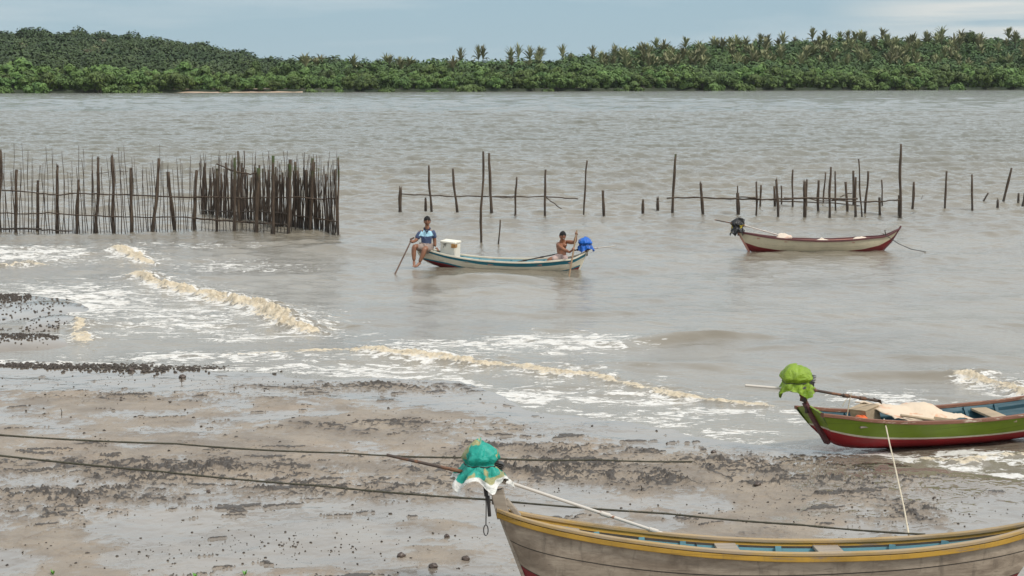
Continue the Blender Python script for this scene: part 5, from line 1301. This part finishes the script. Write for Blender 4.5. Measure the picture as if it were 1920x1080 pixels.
# -- foam box
M_FOAMB = mat_two('dirty_white_foam', (.70, .67, .58), (.50, .46, .38), 3, .5, .7, .8, .3, 12)
M_TAPE = mat_two('brown_tape', (.42, .22, .07), (.26, .13, .04), 9, .4, .6, .6, .3)
bc = A(844, 482, Ym + .02); bx = thing('ice_box', 'battered white foam ice box with brown tape standing in the bow of the men\'s boat', 'box', bc); bx.rotation_euler = (R(3), R(4), R(-26))
rotb = bx.rotation_euler.to_matrix(); mb = MB(); mb.box(bc + rotb @ Vector((0, 0, .20)), (.46, .34, .40), rotb); mb.build('body', M_FOAMB, bx, bevel=.02)
mb = MB(); mb.box(bc + rotb @ Vector((0, 0, .435)), (.49, .37, .07), rotb); mb.build('lid', M_FOAMB, bx, bevel=.022)
mb = MB(); mb.box(bc + rotb @ Vector((.175, -.11, .36)), (.118, .16, .12), rotb); mb.build('tape', M_TAPE, bx, bevel=.01)
mb = MB(); q = bc + rotb @ Vector((-.10, -.176, .37)); mb.tube([q + rotb @ Vector((-.03, 0, -.09)), q, q + rotb @ Vector((.05, -.005, .02)), q + rotb @ Vector((.03, -.01, -.05))], .007, 5); mb.tube([q + rotb @ Vector((-.05, 0, .0)), q + rotb @ Vector((.06, -.005, .03))], .006, 5)
mb.build('string', M_IRON, bx)
# -- engine
hd = B1.w((L1(1101), 0, .53))
motor('long-tail engine under a blue sheet beside the bare-chested man', hd, A(1097, 470, Ym), A(1153, 461.5, Ym - .1), A(958, 493.5, Ym + .1), M_CBLUE, (.20, .18), .36, 5, .017, M_IRON, M_STEEL, 'bright blue plastic sheet', 1.05, (.03, 0, .02), 3, .5, .42, .45, (-.05, 0), amp=.4)

# ------------------------------------------------------------------ pebbles, clods, rubble, sprouts on the mud
M_CLOD = mat_plain('dark_clod', (.055, .044, .036), .75, .4, 20, .6, bs=60)
M_STONE = mat_plain('wet_stone', (.070, .050, .040), .45, .4, 14, .6, bs=30)
rq = random.Random(77)
def scatter(name, label, spots, cat, seed, SZ=.72):
    V = []; Fq = []; o_ = 0; r = np.random.RandomState(seed)
    nb, rg = 7, 4
    P2 = np.array([(p[0], p[1]) for p in spots]); gz_ = np.array([at(a, b, .1)[:2] for a, b in P2])
    for _ in range(2):
        zz = mud_fields(gz_[:, 0], gz_[:, 1])[0]; gz_ = np.array([tuple(at(a, b, float(z_)))[:2] for (a, b), z_ in zip(P2, zz)])
    zz = mud_fields(gz_[:, 0], gz_[:, 1])[0]
    for (gx, gy), z_, sp in zip(gz_, zz, spots):
        rad = sp[2] * gy / F / 2 * SZ; el = r.uniform(.7, 1.7); an = r.uniform(0, 3.14); ph = r.uniform(0, 6.28, 3)
        th = np.linspace(.06, math.pi, rg + 1)[:, None]; a = np.linspace(0, 2 * math.pi, nb, endpoint=False)[None, :]
        k = 1 + .28 * np.sin(2 * a + ph[0] + th) + .2 * np.sin(3 * a + ph[1] - 2 * th) + r.uniform(-.12, .12, (rg + 1, nb))
        X = rad * el * k * np.sin(th) * np.cos(a); Y_ = rad * k * np.sin(th) * np.sin(a); Z = rad * .72 * k * np.cos(th) * np.ones_like(a)
        V.append(np.stack([X * math.cos(an) - Y_ * math.sin(an) + gx, X * math.sin(an) + Y_ * math.cos(an) + gy, Z + z_ + rad * .30], -1).reshape(-1, 3))
        i = np.arange((rg + 1) * nb).reshape(rg + 1, nb); j = np.roll(i, -1, 1)
        Fq.append(np.stack([i[:-1], i[1:], j[1:], j[:-1]], -1).reshape(-1, 4) + o_); o_ += (rg + 1) * nb
    return tag(np_mesh(name, np.concatenate(V), np.concatenate(Fq), M_CLOD, None, True), label, cat, kind='stuff')
sp = []
cl = [(110, 950, 120, 26, 90), (1560, 960, 230, 24, 150), (1500, 900, 150, 30, 70), (880, 790, 260, 22, 80), (420, 730, 260, 22, 70), (1150, 900, 160, 24, 60), (700, 1000, 220, 40, 60), (1250, 860, 180, 14, 50), (350, 1040, 300, 26, 90), (150, 710, 140, 14, 70), (1750, 960, 100, 22, 50), (560, 1020, 140, 20, 70)]
for a, b, c, d, k in cl:
    for _ in range(k): sp.append((rq.gauss(a, c * .7), rq.gauss(b, d * .7), rq.choice((1.6, 2, 2.5, 3, 3, 3.6, 5)) * (.7 + (b - 680) / 700)))
for _ in range(650): sp.append((rq.uniform(-20, 1500), rq.uniform(700, 1078), rq.choice((1.5, 1.5, 2, 2, 2.5, 3.5, 6))))
def on_mud(p):
    q = at(p[0], p[1]); return shore_d(np.array([q.x]), np.array([q.y]))[0] > .25 and p[1] < 1085
sp = [p for p in sp if on_mud(p)]
scatter('pebbles', 'small dark pebbles and clods scattered over the wet mud', sp, 'pebbles', 1)
sp = []
for _ in range(900):
    a = rq.betavariate(1.6, 1.8) * 470 - 20; sp.append((a, 685 + .012 * a + rq.gauss(0, 2.4 + 3.2 * math.exp(-((a - 230) / 110) ** 2)), rq.choice((4, 5, 6, 7, 9))))
for _ in range(25): sp.append((rq.uniform(300, 660), rq.gauss(694, 4), rq.choice((4, 5, 7))))
scatter('rubble', 'low band of dark rubble along the edge of the mud at the left', sp, 'rubble', 2)
sp = []
for _ in range(520): sp.append((rq.uniform(-25, 58) * (1 if rq.random() < .8 else .6), rq.gauss(553, 6.5), rq.choice((3, 4, 5, 6))))
for _ in range(420):
    a = rq.uniform(-25, 125); sp.append((a, rq.gauss(629, 7 - a * .035), rq.choice((3, 4, 5, 6))))
for _ in range(160): sp.append((rq.uniform(-20, 130), rq.uniform(560, 625), rq.choice((3, 4, 5))))
scatter('gravel', 'dark wet gravel on the low spit at the left edge', sp, 'gravel', 3)
for px_, py_, w_, lb in ((752, 1041, 15, 'round dark stone left of two others on the wet mud near the nearest boat'), (812, 1061, 15, 'egg-shaped dark stone standing in a shallow film at the bottom centre'), (873, 1047, 14, 'flat dark stone nearest the stern of the weathered boat'),
                         (391, 920, 8, 'small brown stone with a shadow alone on the mud below the lower rope'), (1338, 846, 9, 'squarish dark stone on the mud left of the green boat'), (1185, 1010, 8, 'reddish stone on the mud just behind the yellow gunwale'), (1420, 905, 14, 'bluish dark stone on the churned mud between the two near boats'),
                         (245, 693, 12, 'larger dark stone at the water\'s edge in front of the rubble band'), (342, 706, 12, 'dark stone on the mud right of the rubble band'), (838, 1004, 10, 'low brown stone beside the wire loop')):
    p = gpt(px_, py_ + 3); r_ = w_ * p.y / F / 2
    o = lump('stone', lb, 'stone', p + Vector((0, 0, r_ * .35)), (r_ * 1.1, r_, r_ * .8), M_STONE, rq.randrange(99), 'stones on the mud', .22)
M_SPROUT = mat_plain('sprout_green', (.10, .30, .03), .5)
for px_, py_, lb in ((100, 1078, 'tiny green sprout at the bottom edge, leftmost of three'), (366, 1079, 'tiny green sprout at the bottom edge, middle of three'), (459, 1078, 'tiny green sprout at the bottom edge, rightmost of three')):
    p = gpt(px_, py_); mb = MB()
    for k in range(6):
        a = rq.uniform(0, 6.28); q = p + Vector((math.cos(a) * .03, math.sin(a) * .03, .035 + rq.uniform(0, .03))); sd = Vector((-math.sin(a), math.cos(a), 0)) * .012
        mb.add([p, p.lerp(q, .6) + sd, q, p.lerp(q, .6) - sd], [(0, 1, 2, 3)])
    tag(mb.build('sprout', M_SPROUT), lb, 'plant', 'sprouts on the mud')
for px_, py_, h_, lb in ((115, 779, 14, 'thin twig standing in the mud at the far left'), (1202, 921, 12, 'thin twig standing in the mud behind the drive shaft of the nearest boat'), (340, 716, 12, 'bent twig standing by the rubble at the left')):
    p = gpt(px_, py_); mb = MB(); hh_ = h_ * p.y / F; mb.tube([p - Vector((0, 0, .03)), p + Vector((.01, 0, hh_ * .5)), p + Vector((-.006, 0, hh_))], [.008, .007, .004], 6)
    tag(mb.build('twig', M_STICK), lb, 'twig', 'twigs in the mud')
# ------------------------------------------------------------------ air: the far shore fades slightly
hz = MB(); x0_, x1_, y0_, y1_, z0_, z1_ = -2600, 2600, -80, 5100, -3.5, 75
hz.box(((x0_ + x1_) / 2, (y0_ + y1_) / 2, (z0_ + z1_) / 2), (x1_ - x0_, y1_ - y0_, z1_ - z0_))
t = NT('haze_air'); pv = t.n('ShaderNodeVolumePrincipled'); pv.inputs['Color'].default_value = (.86, .92, .96, 1); pv.inputs['Density'].default_value = .00004; pv.inputs['Anisotropy'].default_value = .2
t.l(pv.outputs[0], t.out.inputs['Volume'])
ho = hz.build('haze', t.m); tag(ho, 'thin pale haze in the air over the whole estuary', 'haze', kind='stuff')
